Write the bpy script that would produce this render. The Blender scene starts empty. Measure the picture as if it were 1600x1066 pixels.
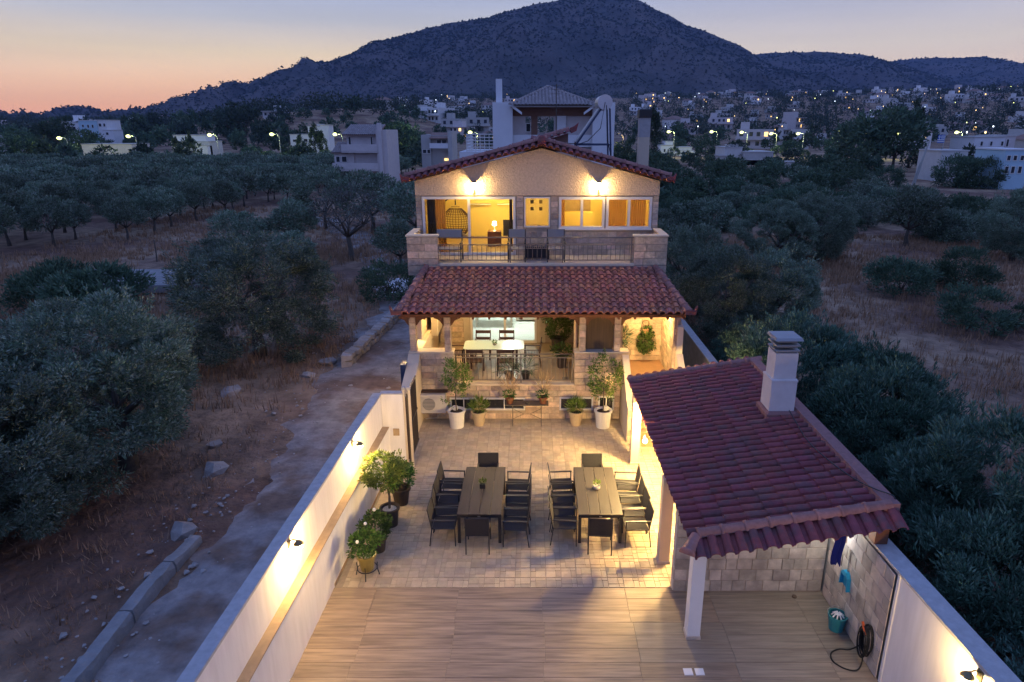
import bpy, bmesh, math, random
import numpy as np
from math import radians as R, pi, sin, cos, tan, atan, sqrt, exp
from mathutils import Vector, Matrix, noise

random.seed(7)
S = bpy.context.scene
C = S.collection

# ------------------------------------------------------------------ camera, sky, exposure
CAMH, PITCH, F, CX, CY = 8.8, atan(333 / 1050.0), 1050.0, 832.0, 533.0
cam = bpy.data.cameras.new('camera')
cam.sensor_width = 36.0
cam.lens = 36.0 * F / 1600.0
cam.shift_x = -(CX - 800.0) / 1600.0
cam.clip_end = 12000
cam.clip_start = 0.1
camo = bpy.data.objects.new('camera', cam)
C.objects.link(camo)
camo.location = (0, 0, CAMH)
camo.rotation_euler = (pi / 2 - PITCH, 0, 0)
S.camera = camo
S.render.engine = 'CYCLES'
S.view_settings.view_transform = 'Standard'
S.view_settings.look = 'None'
S.view_settings.exposure = 0.5
S.view_settings.gamma = 1.0
S.view_settings.use_curve_mapping = False
S.cycles.use_denoising = True
S.cycles.max_bounces = 5
S.cycles.diffuse_bounces = 3
S.cycles.glossy_bounces = 2
S.cycles.transmission_bounces = 3
S.cycles.transparent_max_bounces = 8
S.cycles.volume_bounces = 0
S.cycles.sample_clamp_indirect = 4.0
S.cycles.caustics_reflective = False
S.cycles.caustics_refractive = False


def lin(r, g, b):
    f = lambda c: (c / 255 / 12.92) if c <= 10 else ((c / 255 + .055) / 1.055) ** 2.4
    return (f(r), f(g), f(b), 1)


W = bpy.data.worlds.new('World')
S.world = W
W.use_nodes = True
wn, wl = W.node_tree.nodes, W.node_tree.links
wn.clear()
tc = wn.new('ShaderNodeTexCoord')
sep = wn.new('ShaderNodeSeparateXYZ')
wl.new(tc.outputs['Generated'], sep.inputs[0])


def ramp(stops, tree_nodes):
    r = tree_nodes.new('ShaderNodeValToRGB')
    el = r.color_ramp.elements
    while len(el) < len(stops):
        el.new(0.5)
    for e, (p, c) in zip(el, stops):
        e.position = p
        e.color = c
    return r


# dusk sky: afterglow towards the set sun (front left), cool lavender elsewhere, blue overhead
glow = ramp([(0.0, lin(224, 150, 116)), (.022, lin(232, 168, 126)), (.055, lin(236, 190, 148)), (.092, lin(228, 206, 170)), (.132, lin(182, 182, 186)),
             (.175, lin(150, 162, 192)), (.23, lin(126, 144, 196)), (.35, lin(116, 138, 198)), (1, lin(106, 132, 202))], wn)
cool = ramp([(0.0, lin(214, 176, 156)), (.035, lin(216, 184, 162)), (.07, lin(212, 190, 170)), (.10, lin(206, 194, 180)), (.137, lin(180, 178, 186)),
             (.18, lin(148, 160, 192)), (.24, lin(126, 144, 196)), (.35, lin(116, 138, 198)), (1, lin(106, 132, 202))], wn)
back = ramp([(0.0, lin(100, 110, 162)), (.1, lin(118, 126, 182)), (.2, lin(120, 138, 194)), (.4, lin(114, 137, 197)),
             (.6, lin(110, 135, 200)), (1, lin(106, 132, 202))], wn)
for r in (glow, cool, back):
    wl.new(sep.outputs[2], r.inputs[0])


def azmix(ax, ay, lo, hi):
    d = wn.new('ShaderNodeVectorMath')
    d.operation = 'DOT_PRODUCT'
    wl.new(tc.outputs['Generated'], d.inputs[0])
    d.inputs[1].default_value = (ax, ay, 0)
    m = wn.new('ShaderNodeMapRange')
    m.interpolation_type = 'SMOOTHSTEP'
    m.inputs['From Min'].default_value = lo
    m.inputs['From Max'].default_value = hi
    wl.new(d.outputs['Value'], m.inputs['Value'])
    return m.outputs[0]


mx1 = wn.new('ShaderNodeMix')
mx1.data_type = 'RGBA'
wl.new(azmix(sin(R(8)), cos(R(8)), -.75, .45), mx1.inputs[0])
wl.new(back.outputs[0], mx1.inputs[6])
wl.new(cool.outputs[0], mx1.inputs[7])
mx2 = wn.new('ShaderNodeMix')
mx2.data_type = 'RGBA'
wl.new(azmix(sin(R(-42)), cos(R(-42)), .45, .93), mx2.inputs[0])
wl.new(mx1.outputs[2], mx2.inputs[6])
wl.new(glow.outputs[0], mx2.inputs[7])
# faint streaks of high cloud
mp = wn.new('ShaderNodeMapping')
mp.inputs['Scale'].default_value = (1.2, 1.2, 16)
wl.new(tc.outputs['Generated'], mp.inputs[0])
nz = wn.new('ShaderNodeTexNoise')
nz.inputs['Scale'].default_value = 2.2
nz.inputs['Detail'].default_value = 3
wl.new(mp.outputs[0], nz.inputs[0])
mr = wn.new('ShaderNodeMapRange')
mr.inputs['From Min'].default_value = .3
mr.inputs['From Max'].default_value = .7
mr.inputs['To Min'].default_value = .94
mr.inputs['To Max'].default_value = 1.05
wl.new(nz.outputs[0], mr.inputs[0])
vm = wn.new('ShaderNodeVectorMath')
vm.operation = 'SCALE'
wl.new(mx2.outputs[2], vm.inputs[0])
wl.new(mr.outputs[0], vm.inputs['Scale'])
bg = wn.new('ShaderNodeBackground')
bg.inputs[1].default_value = 1.0
wl.new(vm.outputs[0], bg.inputs[0])
wo = wn.new('ShaderNodeOutputWorld')
wl.new(bg.outputs[0], wo.inputs[0])

WARM = (1.0, .63, .22)
WARM2 = (1.0, .65, .235)


# ------------------------------------------------------------------ materials
def mat(name, col, var=.12, scale=3.0, rough=.8, bump=0.0, bscale=30.0, metal=0.0, piece=0.0, col2=None, c2=(.45, .65), c2scale=1.5,
        emit=None, estr=0.0, spec=.4, stretch=None, hue=0.0, bdist=.02):
    m = bpy.data.materials.new(name)
    m.use_nodes = True
    n, l = m.node_tree.nodes, m.node_tree.links
    b = n['Principled BSDF']
    b.inputs['Roughness'].default_value = rough
    b.inputs['Metallic'].default_value = metal
    b.inputs['Specular IOR Level'].default_value = spec
    geo = n.new('ShaderNodeNewGeometry')
    pos = geo.outputs['Position']
    if stretch:
        mp = n.new('ShaderNodeMapping')
        mp.inputs['Scale'].default_value = stretch
        l.new(pos, mp.inputs[0])
        pos = mp.outputs[0]
    oi = n.new('ShaderNodeObjectInfo')
    rnd = n.new('ShaderNodeMath')
    rnd.operation = 'ADD'
    l.new(oi.outputs['Random'], rnd.inputs[0])
    l.new(geo.outputs['Random Per Island'], rnd.inputs[1])
    fr = n.new('ShaderNodeMath')
    fr.operation = 'FRACT'
    l.new(rnd.outputs[0], fr.inputs[0])
    src = pos
    if piece and stretch:
        sc = n.new('ShaderNodeVectorMath')
        sc.operation = 'ADD'
        cmb = n.new('ShaderNodeCombineXYZ')
        ml = n.new('ShaderNodeMath')
        ml.operation = 'MULTIPLY'
        ml.inputs[1].default_value = 37.0
        l.new(fr.outputs[0], ml.inputs[0])
        for k in range(3):
            l.new(ml.outputs[0], cmb.inputs[k])
        l.new(pos, sc.inputs[0])
        l.new(cmb.outputs[0], sc.inputs[1])
        src = sc.outputs[0]
    tx = n.new('ShaderNodeTexNoise')
    tx.inputs['Scale'].default_value = scale
    tx.inputs['Detail'].default_value = 6
    tx.inputs['Roughness'].default_value = .62
    l.new(src, tx.inputs['Vector'])
    base = None
    if col2:
        mx = n.new('ShaderNodeMix')
        mx.data_type = 'RGBA'
        t2 = n.new('ShaderNodeTexNoise')
        t2.inputs['Scale'].default_value = c2scale
        t2.inputs['Detail'].default_value = 5
        l.new(src, t2.inputs['Vector'])
        m2 = n.new('ShaderNodeMapRange')
        m2.inputs['From Min'].default_value = c2[0]
        m2.inputs['From Max'].default_value = c2[1]
        l.new(t2.outputs[0], m2.inputs[0])
        l.new(m2.outputs[0], mx.inputs[0])
        mx.inputs[6].default_value = (*col, 1)
        mx.inputs[7].default_value = (*col2, 1)
        base = mx.outputs[2]
    hs = n.new('ShaderNodeHueSaturation')
    if base:
        l.new(base, hs.inputs['Color'])
    else:
        hs.inputs['Color'].default_value = (*col, 1)
    mr = n.new('ShaderNodeMapRange')
    mr.inputs['From Min'].default_value = .25
    mr.inputs['From Max'].default_value = .75
    mr.inputs['To Min'].default_value = 1 - var
    mr.inputs['To Max'].default_value = 1 + var
    l.new(tx.outputs[0], mr.inputs[0])
    val = mr.outputs[0]
    if piece:
        mp2 = n.new('ShaderNodeMapRange')
        mp2.inputs['To Min'].default_value = 1 - piece
        mp2.inputs['To Max'].default_value = 1 + piece
        l.new(fr.outputs[0], mp2.inputs[0])
        mu = n.new('ShaderNodeMath')
        mu.operation = 'MULTIPLY'
        l.new(val, mu.inputs[0])
        l.new(mp2.outputs[0], mu.inputs[1])
        val = mu.outputs[0]
        if hue:
            f2 = n.new('ShaderNodeMath')
            f2.operation = 'MULTIPLY'
            f2.inputs[1].default_value = 7.31
            l.new(fr.outputs[0], f2.inputs[0])
            f3 = n.new('ShaderNodeMath')
            f3.operation = 'FRACT'
            l.new(f2.outputs[0], f3.inputs[0])
            mh = n.new('ShaderNodeMapRange')
            mh.inputs['To Min'].default_value = .5 - hue
            mh.inputs['To Max'].default_value = .5 + hue
            l.new(f3.outputs[0], mh.inputs[0])
            l.new(mh.outputs[0], hs.inputs['Hue'])
    l.new(val, hs.inputs['Value'])
    l.new(hs.outputs[0], b.inputs['Base Color'])
    if bump:
        tb = n.new('ShaderNodeTexNoise')
        tb.inputs['Scale'].default_value = bscale
        tb.inputs['Detail'].default_value = 5
        l.new(pos, tb.inputs['Vector'])
        bp = n.new('ShaderNodeBump')
        bp.inputs['Strength'].default_value = bump
        bp.inputs['Distance'].default_value = bdist
        l.new(tb.outputs[0], bp.inputs['Height'])
        l.new(bp.outputs[0], b.inputs['Normal'])
    if emit:
        b.inputs['Emission Color'].default_value = (*emit, 1)
        b.inputs['Emission Strength'].default_value = estr
    return m


def leaf_mat(name, col, back, trans=.25, var=.35, rough=.55):
    m = bpy.data.materials.new(name)
    m.use_nodes = True
    n, l = m.node_tree.nodes, m.node_tree.links
    b = n['Principled BSDF']
    b.inputs['Roughness'].default_value = rough
    b.inputs['Specular IOR Level'].default_value = .3
    geo = n.new('ShaderNodeNewGeometry')
    oi = n.new('ShaderNodeObjectInfo')
    mx = n.new('ShaderNodeMix')
    mx.data_type = 'RGBA'
    l.new(geo.outputs['Backfacing'], mx.inputs[0])
    mx.inputs[6].default_value = (*col, 1)
    mx.inputs[7].default_value = (*back, 1)
    hs = n.new('ShaderNodeHueSaturation')
    l.new(mx.outputs[2], hs.inputs['Color'])
    mr = n.new('ShaderNodeMapRange')
    mr.inputs['To Min'].default_value = 1 - var
    mr.inputs['To Max'].default_value = 1 + var
    l.new(geo.outputs['Random Per Island'], mr.inputs[0])
    m2 = n.new('ShaderNodeMapRange')
    m2.inputs['To Min'].default_value = .8
    m2.inputs['To Max'].default_value = 1.25
    l.new(oi.outputs['Random'], m2.inputs[0])
    tx = n.new('ShaderNodeTexNoise')
    tx.inputs['Scale'].default_value = 1.3
    l.new(geo.outputs['Position'], tx.inputs['Vector'])
    m3 = n.new('ShaderNodeMapRange')
    m3.inputs['From Min'].default_value = .3
    m3.inputs['From Max'].default_value = .7
    m3.inputs['To Min'].default_value = .75
    m3.inputs['To Max'].default_value = 1.25
    l.new(tx.outputs[0], m3.inputs[0])
    v = mr.outputs[0]
    for o in (m2.outputs[0], m3.outputs[0]):
        mu = n.new('ShaderNodeMath')
        mu.operation = 'MULTIPLY'
        l.new(v, mu.inputs[0])
        l.new(o, mu.inputs[1])
        v = mu.outputs[0]
    l.new(v, hs.inputs['Value'])
    mh = n.new('ShaderNodeMapRange')
    mh.inputs['To Min'].default_value = .475
    mh.inputs['To Max'].default_value = .52
    l.new(oi.outputs['Random'], mh.inputs[0])
    l.new(mh.outputs[0], hs.inputs['Hue'])
    l.new(hs.outputs[0], b.inputs['Base Color'])
    tr = n.new('ShaderNodeBsdfTranslucent')
    l.new(hs.outputs[0], tr.inputs[0])
    ms = n.new('ShaderNodeMixShader')
    ms.inputs[0].default_value = trans
    l.new(b.outputs[0], ms.inputs[1])
    l.new(tr.outputs[0], ms.inputs[2])
    l.new(ms.outputs[0], n['Material Output'].inputs[0])
    return m


def glass_mat(name, tint=(.95, .97, .97), refl=1.0):
    m = bpy.data.materials.new(name)
    m.use_nodes = True
    n, l = m.node_tree.nodes, m.node_tree.links
    n.remove(n['Principled BSDF'])
    t = n.new('ShaderNodeBsdfTransparent')
    t.inputs[0].default_value = (*tint, 1)
    g = n.new('ShaderNodeBsdfGlossy')
    g.inputs['Roughness'].default_value = .03
    fz = n.new('ShaderNodeFresnel')
    fz.inputs[0].default_value = 1.45
    ml = n.new('ShaderNodeMath')
    ml.operation = 'MULTIPLY'
    ml.inputs[1].default_value = refl
    l.new(fz.outputs[0], ml.inputs[0])
    ms = n.new('ShaderNodeMixShader')
    l.new(ml.outputs[0], ms.inputs[0])
    l.new(t.outputs[0], ms.inputs[1])
    l.new(g.outputs[0], ms.inputs[2])
    l.new(ms.outputs[0], n['Material Output'].inputs[0])
    return m


def emit_mat(name, col, st):
    m = bpy.data.materials.new(name)
    m.use_nodes = True
    n, l = m.node_tree.nodes, m.node_tree.links
    n.remove(n['Principled BSDF'])
    e = n.new('ShaderNodeEmission')
    e.inputs[0].default_value = (*col, 1)
    e.inputs[1].default_value = st
    l.new(e.outputs[0], n['Material Output'].inputs[0])
    return m


def trans_mat(name, col, fac=.6):
    m = mat(name, col, var=.06, rough=.9)
    n, l = m.node_tree.nodes, m.node_tree.links
    t = n.new('ShaderNodeBsdfTranslucent')
    t.inputs[0].default_value = (*col, 1)
    ms = n.new('ShaderNodeMixShader')
    ms.inputs[0].default_value = fac
    l.new(n['Principled BSDF'].outputs[0], ms.inputs[1])
    l.new(t.outputs[0], ms.inputs[2])
    l.new(ms.outputs[0], n['Material Output'].inputs[0])
    return m


M = {}
M['stone'] = mat('stone', (.60, .455, .33), var=.30, scale=9, rough=.9, bump=.9, bscale=22, piece=.26, hue=.014, col2=(.49, .39, .30), c2scale=3)
M['mortar'] = mat('mortar', (.40, .32, .25), var=.15, scale=14, rough=.95, bump=.5, bscale=60)
M['stucco'] = mat('stucco', (.58, .46, .36), var=.20, scale=14, rough=.95, bump=1.0, bscale=24, bdist=.04)
M['plaster'] = mat('white_plaster', (.78, .76, .75), var=.07, scale=1.6, rough=.85, bump=.15, bscale=50, bdist=.005, stretch=(5, 5, .7), col2=(.73, .705, .685), c2=(.50, .74), c2scale=1.0)
M['render'] = mat('pinkish_render', (.66, .60, .575), var=.10, scale=3, rough=.9, bump=.3, bscale=45, bdist=.006)
M['cream'] = mat('cream_plaster', (.66, .56, .42), var=.06, scale=2, rough=.85, bump=.12, bscale=40, bdist=.005)
M['coping'] = mat('coping_stone', (.42, .41, .41), var=.18, scale=8, rough=.8, bump=.3, bscale=40, bdist=.006)
M['ledge'] = mat('ledge_stone', (.40, .29, .17), var=.22, scale=6, rough=.75)
M['rooftile'] = mat('roof_tile', (.235, .058, .060), var=.25, scale=10, rough=.78, bump=.25, bscale=60, bdist=.006, piece=.15, hue=.010, col2=(.165, .07, .068), c2=(.48, .62), c2scale=3.5)
M['porchtile'] = mat('porch_roof_tile', (.40, .145, .09), var=.25, scale=9, rough=.75, bump=.2, bscale=60, bdist=.006, piece=.20, hue=.012, col2=(.32, .13, .10), c2=(.45, .62), c2scale=2.4)
M['hiptile'] = mat('hip_tile', (.33, .16, .135), var=.22, scale=12, rough=.85, bump=.35, bscale=50, bdist=.006, piece=.12)
M['roofmortar'] = mat('roof_mortar', (.28, .14, .13), var=.2, scale=8, rough=.9, bump=.3, bscale=30)
M['timber'] = mat('brown_timber', (.15, .058, .03), var=.25, scale=5, rough=.6, stretch=(1, 6, 6))
M['white'] = mat('white_paint', (.78, .77, .75), var=.04, rough=.5)
M['pvc'] = mat('white_window_frame', (.72, .70, .68), var=.03, rough=.4)
M['paving'] = mat('paving_tile', (.47, .38, .265), var=.15, scale=7, rough=.62, bump=.25, bscale=35, bdist=.005, piece=.13, hue=.008, col2=(.40, .34, .265), c2scale=2.2)
M['grout'] = mat('grout', (.30, .25, .20), var=.15, scale=12, rough=.95)
M['deck'] = mat('deck_plank', (.33, .245, .17), var=.34, scale=1.0, rough=.5, bump=.12, bscale=6, bdist=.004, piece=.10, stretch=(1.1, 15, 10), col2=(.225, .17, .12), c2=(.42, .68), c2scale=1.1)
M['deck_shaded'] = mat('shaded_plank', (.29, .24, .18), var=.34, scale=1.0, rough=.55, piece=.08, stretch=(1.1, 15, 10), col2=(.25, .20, .15), c2=(.42, .68), c2scale=1.1)  # shade below the shelter roof is mixed into this copy of the deck colour
M['walltile'] = mat('cladding_tile', (.55, .48, .41), var=.25, scale=5, rough=.55, bump=.3, bscale=25, bdist=.008, piece=.30, hue=.012, col2=(.40, .345, .30), c2scale=2.8)
M['black'] = mat('black_metal', (.018, .018, .022), var=.1, rough=.45, spec=.5)
M['sling'] = mat('black_sling_fabric', (.020, .020, .026), var=.2, scale=20, rough=.8)
M['tabletop'] = mat('table_plank', (.050, .038, .031), var=.28, scale=1.6, rough=.55, stretch=(10, 1.2, 1), piece=.12)
M['tablegrey'] = mat('grey_table_plank', (.048, .042, .038), var=.2, scale=1.6, rough=.55, stretch=(10, 1.2, 1), piece=.10)
M['iron'] = mat('wrought_iron', (.10, .085, .075), var=.1, rough=.5, metal=.3)
M['railbrown'] = mat('painted_railing', (.17, .14, .12), var=.1, rough=.5)
M['darkwood'] = mat('dark_wood', (.06, .03, .022), var=.2, rough=.5, stretch=(2, 8, 8))
M['frost'] = mat('frosted_glass_top', (.50, .64, .60), var=.03, rough=.28, spec=.6)
M['grey'] = mat('grey_metal', (.30, .31, .33), var=.08, rough=.45, metal=.5)
M['greyplastic'] = mat('grey_plastic', (.22, .22, .23), var=.05, rough=.6)
M['ac'] = mat('cream_sheet_metal', (.62, .59, .54), var=.05, rough=.45)
M['pot_white'] = mat('white_pot', (.75, .73, .70), var=.04, rough=.5)
M['pot_beige'] = mat('beige_clay_pot', (.50, .39, .25), var=.12, rough=.8)
M['pot_dark'] = mat('dark_brown_pot', (.05, .037, .03), var=.2, rough=.5)
M['pot_olive'] = mat('olive_glazed_pot', (.22, .17, .05), var=.2, rough=.4)
M['soil'] = mat('potting_soil', (.05, .035, .025), var=.3, scale=30, rough=1)
M['pebble'] = mat('white_pebbles', (.55, .5, .44), var=.3, scale=40, rough=.9, bump=1, bscale=40)
M['bark'] = mat('bark', (.10, .085, .07), var=.35, scale=10, rough=.95, bump=.8, bscale=18)
M['twig'] = mat('twig', (.16, .11, .07), var=.2, rough=.9)
M['olive'] = leaf_mat('olive_leaf', (.115, .175, .110), (.22, .265, .20), var=.45)
M['dark_leaf'] = leaf_mat('dark_leaf', (.062, .112, .068), (.10, .15, .09))
M['shrub'] = leaf_mat('shrub_leaf', (.07, .145, .10), (.13, .21, .155), var=.45)
M['bare'] = leaf_mat('sparse_grey_leaf', (.12, .125, .105), (.16, .16, .14))
M['pot_leaf'] = leaf_mat('pot_plant_leaf', (.10, .17, .03), (.15, .21, .05), trans=.35)
M['gloss_leaf'] = leaf_mat('glossy_leaf', (.05, .13, .025), (.08, .15, .04), trans=.3)
M['grass'] = leaf_mat('dry_grass_blade', (.40, .265, .15), (.40, .265, .15), trans=.2, var=.4)
M['pine'] = leaf_mat('pine_foliage', (.045, .075, .05), (.06, .09, .06))
M['flower'] = mat('white_petal', (.8, .78, .75), rough=.6)
M['glass'] = glass_mat('window_glass')
M['blackglass'] = mat('dark_window', (.012, .014, .018), var=.1, rough=.08, spec=.8)
M['bulb'] = emit_mat('lamp_bulb', (1.0, .80, .48), 45.0)
M['globe'] = emit_mat('lamp_globe', (1.0, .82, .50), 14.0)
M['steel'] = mat('brushed_steel', (.55, .55, .57), var=.06, rough=.35, metal=.9)
M['bronze'] = mat('bronze_metal', (.22, .18, .10), var=.15, rough=.4, metal=.7)
M['bluecloth'] = mat('blue_cloth', (.008, .018, .21), var=.2, rough=.9)
M['bluepan'] = mat('blue_plastic', (.02, .30, .52), var=.05, rough=.35)
M['teal'] = mat('teal_plastic', (.03, .24, .26), var=.08, rough=.4)
M['rubber'] = mat('black_rubber', (.014, .015, .014), var=.2, rough=.5)
M['orange'] = mat('orange_plastic', (.6, .12, .02), var=.05, rough=.4)
M['ybox'] = mat('room_wall_paint', (.80, .62, .22), var=.06, scale=1.5, rough=.9)
M['room'] = mat('white_room_paint', (.80, .80, .76), var=.04, rough=.8)
M['roomfloor'] = mat('pale_plank_floor', (.66, .70, .66), var=.10, scale=2, rough=.35, stretch=(1, 7, 1))
M['curtain'] = trans_mat('amber_curtain', (.70, .42, .13), .5)
M['greycurtain'] = mat('brown_curtain', (.10, .07, .045), var=.3, scale=2, rough=.9, stretch=(16, 1, .6))
M['blind'] = trans_mat('cream_blind', (.85, .76, .50), .8)
M['blindsq'] = trans_mat('tan_blind_square', (.35, .27, .13), .6)
M['rattan'] = mat('rattan', (.14, .08, .04), var=.3, scale=20, rough=.7)
M['sofa'] = mat('beige_fabric', (.55, .48, .38), var=.1, rough=.9)
M['balcfloor'] = mat('terrace_tile', (.50, .42, .34), var=.12, scale=4, rough=.6)
M['verfloor'] = mat('veranda_tile', (.38, .29, .21), var=.15, scale=3, rough=.22, spec=.5)
M['terracotta'] = mat('terracotta_floor', (.42, .24, .13), var=.15, scale=3, rough=.6)
M['bluebox'] = mat('dark_blue_metal', (.03, .05, .11), var=.1, rough=.5)
M['conc'] = mat('old_concrete', (.27, .265, .26), var=.25, scale=3, rough=.95, bump=.5, bscale=14, bdist=.03)
M['rock'] = mat('pale_rock', (.38, .34, .31), var=.25, scale=5, rough=.95, bump=.5, bscale=14, piece=.2)
M['farwall'] = mat('pale_house_wall', (.52, .50, .48), var=.1, scale=1, rough=.9, piece=.2)
M['farwhite'] = mat('white_house_wall', (.72, .72, .74), var=.06, scale=1, rough=.9)
M['townwhite'] = mat('weathered_white_wall', (.72, .70, .69), var=.12, scale=1, rough=.9, piece=.15)
M['farpink'] = mat('pinkish_house_wall', (.60, .54, .53), var=.10, scale=1.2, rough=.9)
M['farblue'] = mat('pale_blue_house_wall', (.42, .60, .70), var=.05, scale=1, rough=.9)
M['fargrey'] = mat('grey_tiled_roof', (.34, .29, .28), var=.2, scale=3, rough=.9, piece=.12)
M['farroof'] = mat('brown_tiled_roof', (.26, .16, .13), var=.2, scale=2, rough=.9)
M['farbrown'] = mat('brown_wall_paint', (.22, .12, .09), var=.1, rough=.9)
M['farwin'] = mat('dark_far_window', (.03, .035, .045), var=.1, rough=.2)
M['farlit'] = emit_mat('lit_far_window', (1.0, .62, .22), 2.0)
M['lampgreen'] = emit_mat('street_lamp_head', (.92, 1.0, .36), 2.6)
M['lampwhite'] = emit_mat('white_lamp_head', (.74, .86, 1.0), 3.0)
M['lampwarm'] = emit_mat('warm_lamp_head', (1.0, .66, .30), 3.2)
M['galv'] = mat('galvanised_post', (.42, .42, .40), var=.05, rough=.6)
M['flagblue'] = mat('flag_blue', (.03, .10, .42), rough=.9)
M['scrub'] = mat('hill_scrub', (.040, .050, .044), var=.25, scale=.02, rough=1, piece=.4)

# ground: dry straw and reddish soil
def ground_material():
    m = mat('dry_earth', (.175, .098, .068), var=.55, scale=1.1, rough=1, bump=1.0, bscale=3.5, bdist=.2, col2=(.36, .245, .155), c2=(.40, .58), c2scale=.11)
    return m
M['earth'] = ground_material()
M['lane'] = mat('worn_concrete_lane', (.31, .275, .255), var=.42, scale=2.2, rough=.97, bump=.9, bscale=7, bdist=.05, col2=(.20, .135, .10), c2=(.46, .58), c2scale=.5)
M['mount'] = mat('mountain_soil', (.105, .092, .092), var=.3, scale=.012, rough=1, bump=.6, bscale=.05, bdist=6, col2=(.06, .06, .062), c2=(.4, .6), c2scale=.008)


# ------------------------------------------------------------------ mesh helpers
def smooth(pts, n=5):
    """Catmull-Rom through the points"""
    P_ = [Vector(p) for p in pts]
    P_ = [P_[0] * 2 - P_[1]] + P_ + [P_[-1] * 2 - P_[-2]]
    out = []
    for i in range(1, len(P_) - 2):
        a, b, c, d = P_[i - 1:i + 3]
        for k in range(n):
            t = k / n
            out.append(.5 * ((2 * b) + (c - a) * t + (2 * a - 5 * b + 4 * c - d) * t * t + (3 * b - a - 3 * c + d) * t ** 3))
    out.append(P_[-2])
    return out


class MB:
    def __init__(self):
        self.v, self.f, self.mi, self.cur = [], [], [], 0

    def add(self, vs, fs):
        o = len(self.v)
        self.v.extend([tuple(p) for p in vs])
        for f in fs:
            self.f.append(tuple(i + o for i in f))
            self.mi.append(self.cur)
        return self

    def box(self, x0, x1, y0, y1, z0, z1, b=0.0):
        if b:
            vs = []
            for z, i in ((z0, 0), (z1 - b, 0), (z1, b)):
                vs += [(x0 + i, y0 + i, z), (x1 - i, y0 + i, z), (x1 - i, y1 - i, z), (x0 + i, y1 - i, z)]
            fs = [(3, 2, 1, 0), (8, 9, 10, 11)]
            for k in (0, 4):
                for j in range(4):
                    fs.append((k + j, k + (j + 1) % 4, k + 4 + (j + 1) % 4, k + 4 + j))
            return self.add(vs, fs)
        vs = [(x0, y0, z0), (x1, y0, z0), (x1, y1, z0), (x0, y1, z0), (x0, y0, z1), (x1, y0, z1), (x1, y1, z1), (x0, y1, z1)]
        return self.add(vs, [(3, 2, 1, 0), (4, 5, 6, 7), (0, 1, 5, 4), (1, 2, 6, 5), (2, 3, 7, 6), (3, 0, 4, 7)])

    def hexa(self, p):  # 8 points, bottom 4 then top 4
        return self.add(p, [(3, 2, 1, 0), (4, 5, 6, 7), (0, 1, 5, 4), (1, 2, 6, 5), (2, 3, 7, 6), (3, 0, 4, 7)])

    def prism(self, poly, axis, a, b):  # poly of 2-D points, extruded along axis from a to b
        def p3(q, t):
            return {'x': (t, q[0], q[1]), 'y': (q[0], t, q[1]), 'z': (q[0], q[1], t)}[axis]
        n = len(poly)
        vs = [p3(q, a) for q in poly] + [p3(q, b) for q in poly]
        fs = [tuple(range(n - 1, -1, -1)), tuple(range(n, 2 * n))] + [(i, (i + 1) % n, n + (i + 1) % n, n + i) for i in range(n)]
        return self.add(vs, fs)

    def tube(self, pts, r, n=6, cap=True):
        pts = [Vector(p) for p in pts]
        rs = r if isinstance(r, (list, tuple)) else [r] * len(pts)
        vs, fs = [], []
        up = Vector((0, 0, 1))
        for i, p in enumerate(pts):
            d = (pts[min(i + 1, len(pts) - 1)] - pts[max(i - 1, 0)]).normalized()
            a = d.cross(up if abs(d.z) < .95 else Vector((1, 0, 0))).normalized()
            b = d.cross(a)
            for k in range(n):
                t = 2 * pi * (k + .5) / n
                vs.append(p + (a * cos(t) + b * sin(t)) * rs[i])
        for i in range(len(pts) - 1):
            for k in range(n):
                fs.append((i * n + k, (i + 1) * n + k, (i + 1) * n + (k + 1) % n, i * n + (k + 1) % n))
        if cap:
            fs.append(tuple(range(n)))
            fs.append(tuple((len(pts) - 1) * n + k for k in range(n - 1, -1, -1)))
        return self.add(vs, fs)

    def lathe(self, prof, n=16, c=(0, 0, 0)):
        vs, fs = [], []
        for r, z in prof:
            for k in range(n):
                t = 2 * pi * k / n
                vs.append((c[0] + r * cos(t), c[1] + r * sin(t), c[2] + z))
        for i in range(len(prof) - 1):
            for k in range(n):
                fs.append((i * n + k, i * n + (k + 1) % n, (i + 1) * n + (k + 1) % n, (i + 1) * n + k))
        fs.append(tuple(range(n - 1, -1, -1)))
        fs.append(tuple((len(prof) - 1) * n + k for k in range(n)))
        return self.add(vs, fs)

    def ball(self, c, r, n=8, m=6, sz=1.0):
        prof = [(r * sin(pi * i / m) + 1e-4, -r * sz * cos(pi * i / m)) for i in range(m + 1)]
        return self.lathe(prof, n, c)

    def mesh(self, name, mats, smooth=False):
        me = bpy.data.meshes.new(name)
        me.from_pydata(self.v, [], self.f)
        for m in (mats if isinstance(mats, (list, tuple)) else [mats]):
            me.materials.append(m)
        if any(self.mi):
            me.polygons.foreach_set('material_index', self.mi)
        if smooth:
            me.polygons.foreach_set('use_smooth', [True] * len(self.f))
        me.update()
        return me

    def build(self, name, mats, parent=None, smooth=False, loc=None, label=None):
        o = bpy.data.objects.new(name, self.mesh(name, mats, smooth))
        C.objects.link(o)
        if parent:
            o.parent = parent
        if loc:
            o.location = loc
        if label:
            o['label'] = label
        return o


def tag(o, label, cat, group=None):
    o['label'] = label
    o['category'] = cat
    if group:
        o['group'] = group
    return o


def thing(name, label, cat, loc=(0, 0, 0), rz=0.0, group=None):
    o = bpy.data.objects.new(name, None)
    o.empty_display_size = .2
    C.objects.link(o)
    o.location = loc
    o.rotation_euler = (0, 0, rz)
    return tag(o, label, cat, group)


def struct(o, kind='structure'):
    o['kind'] = kind
    return o


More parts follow.
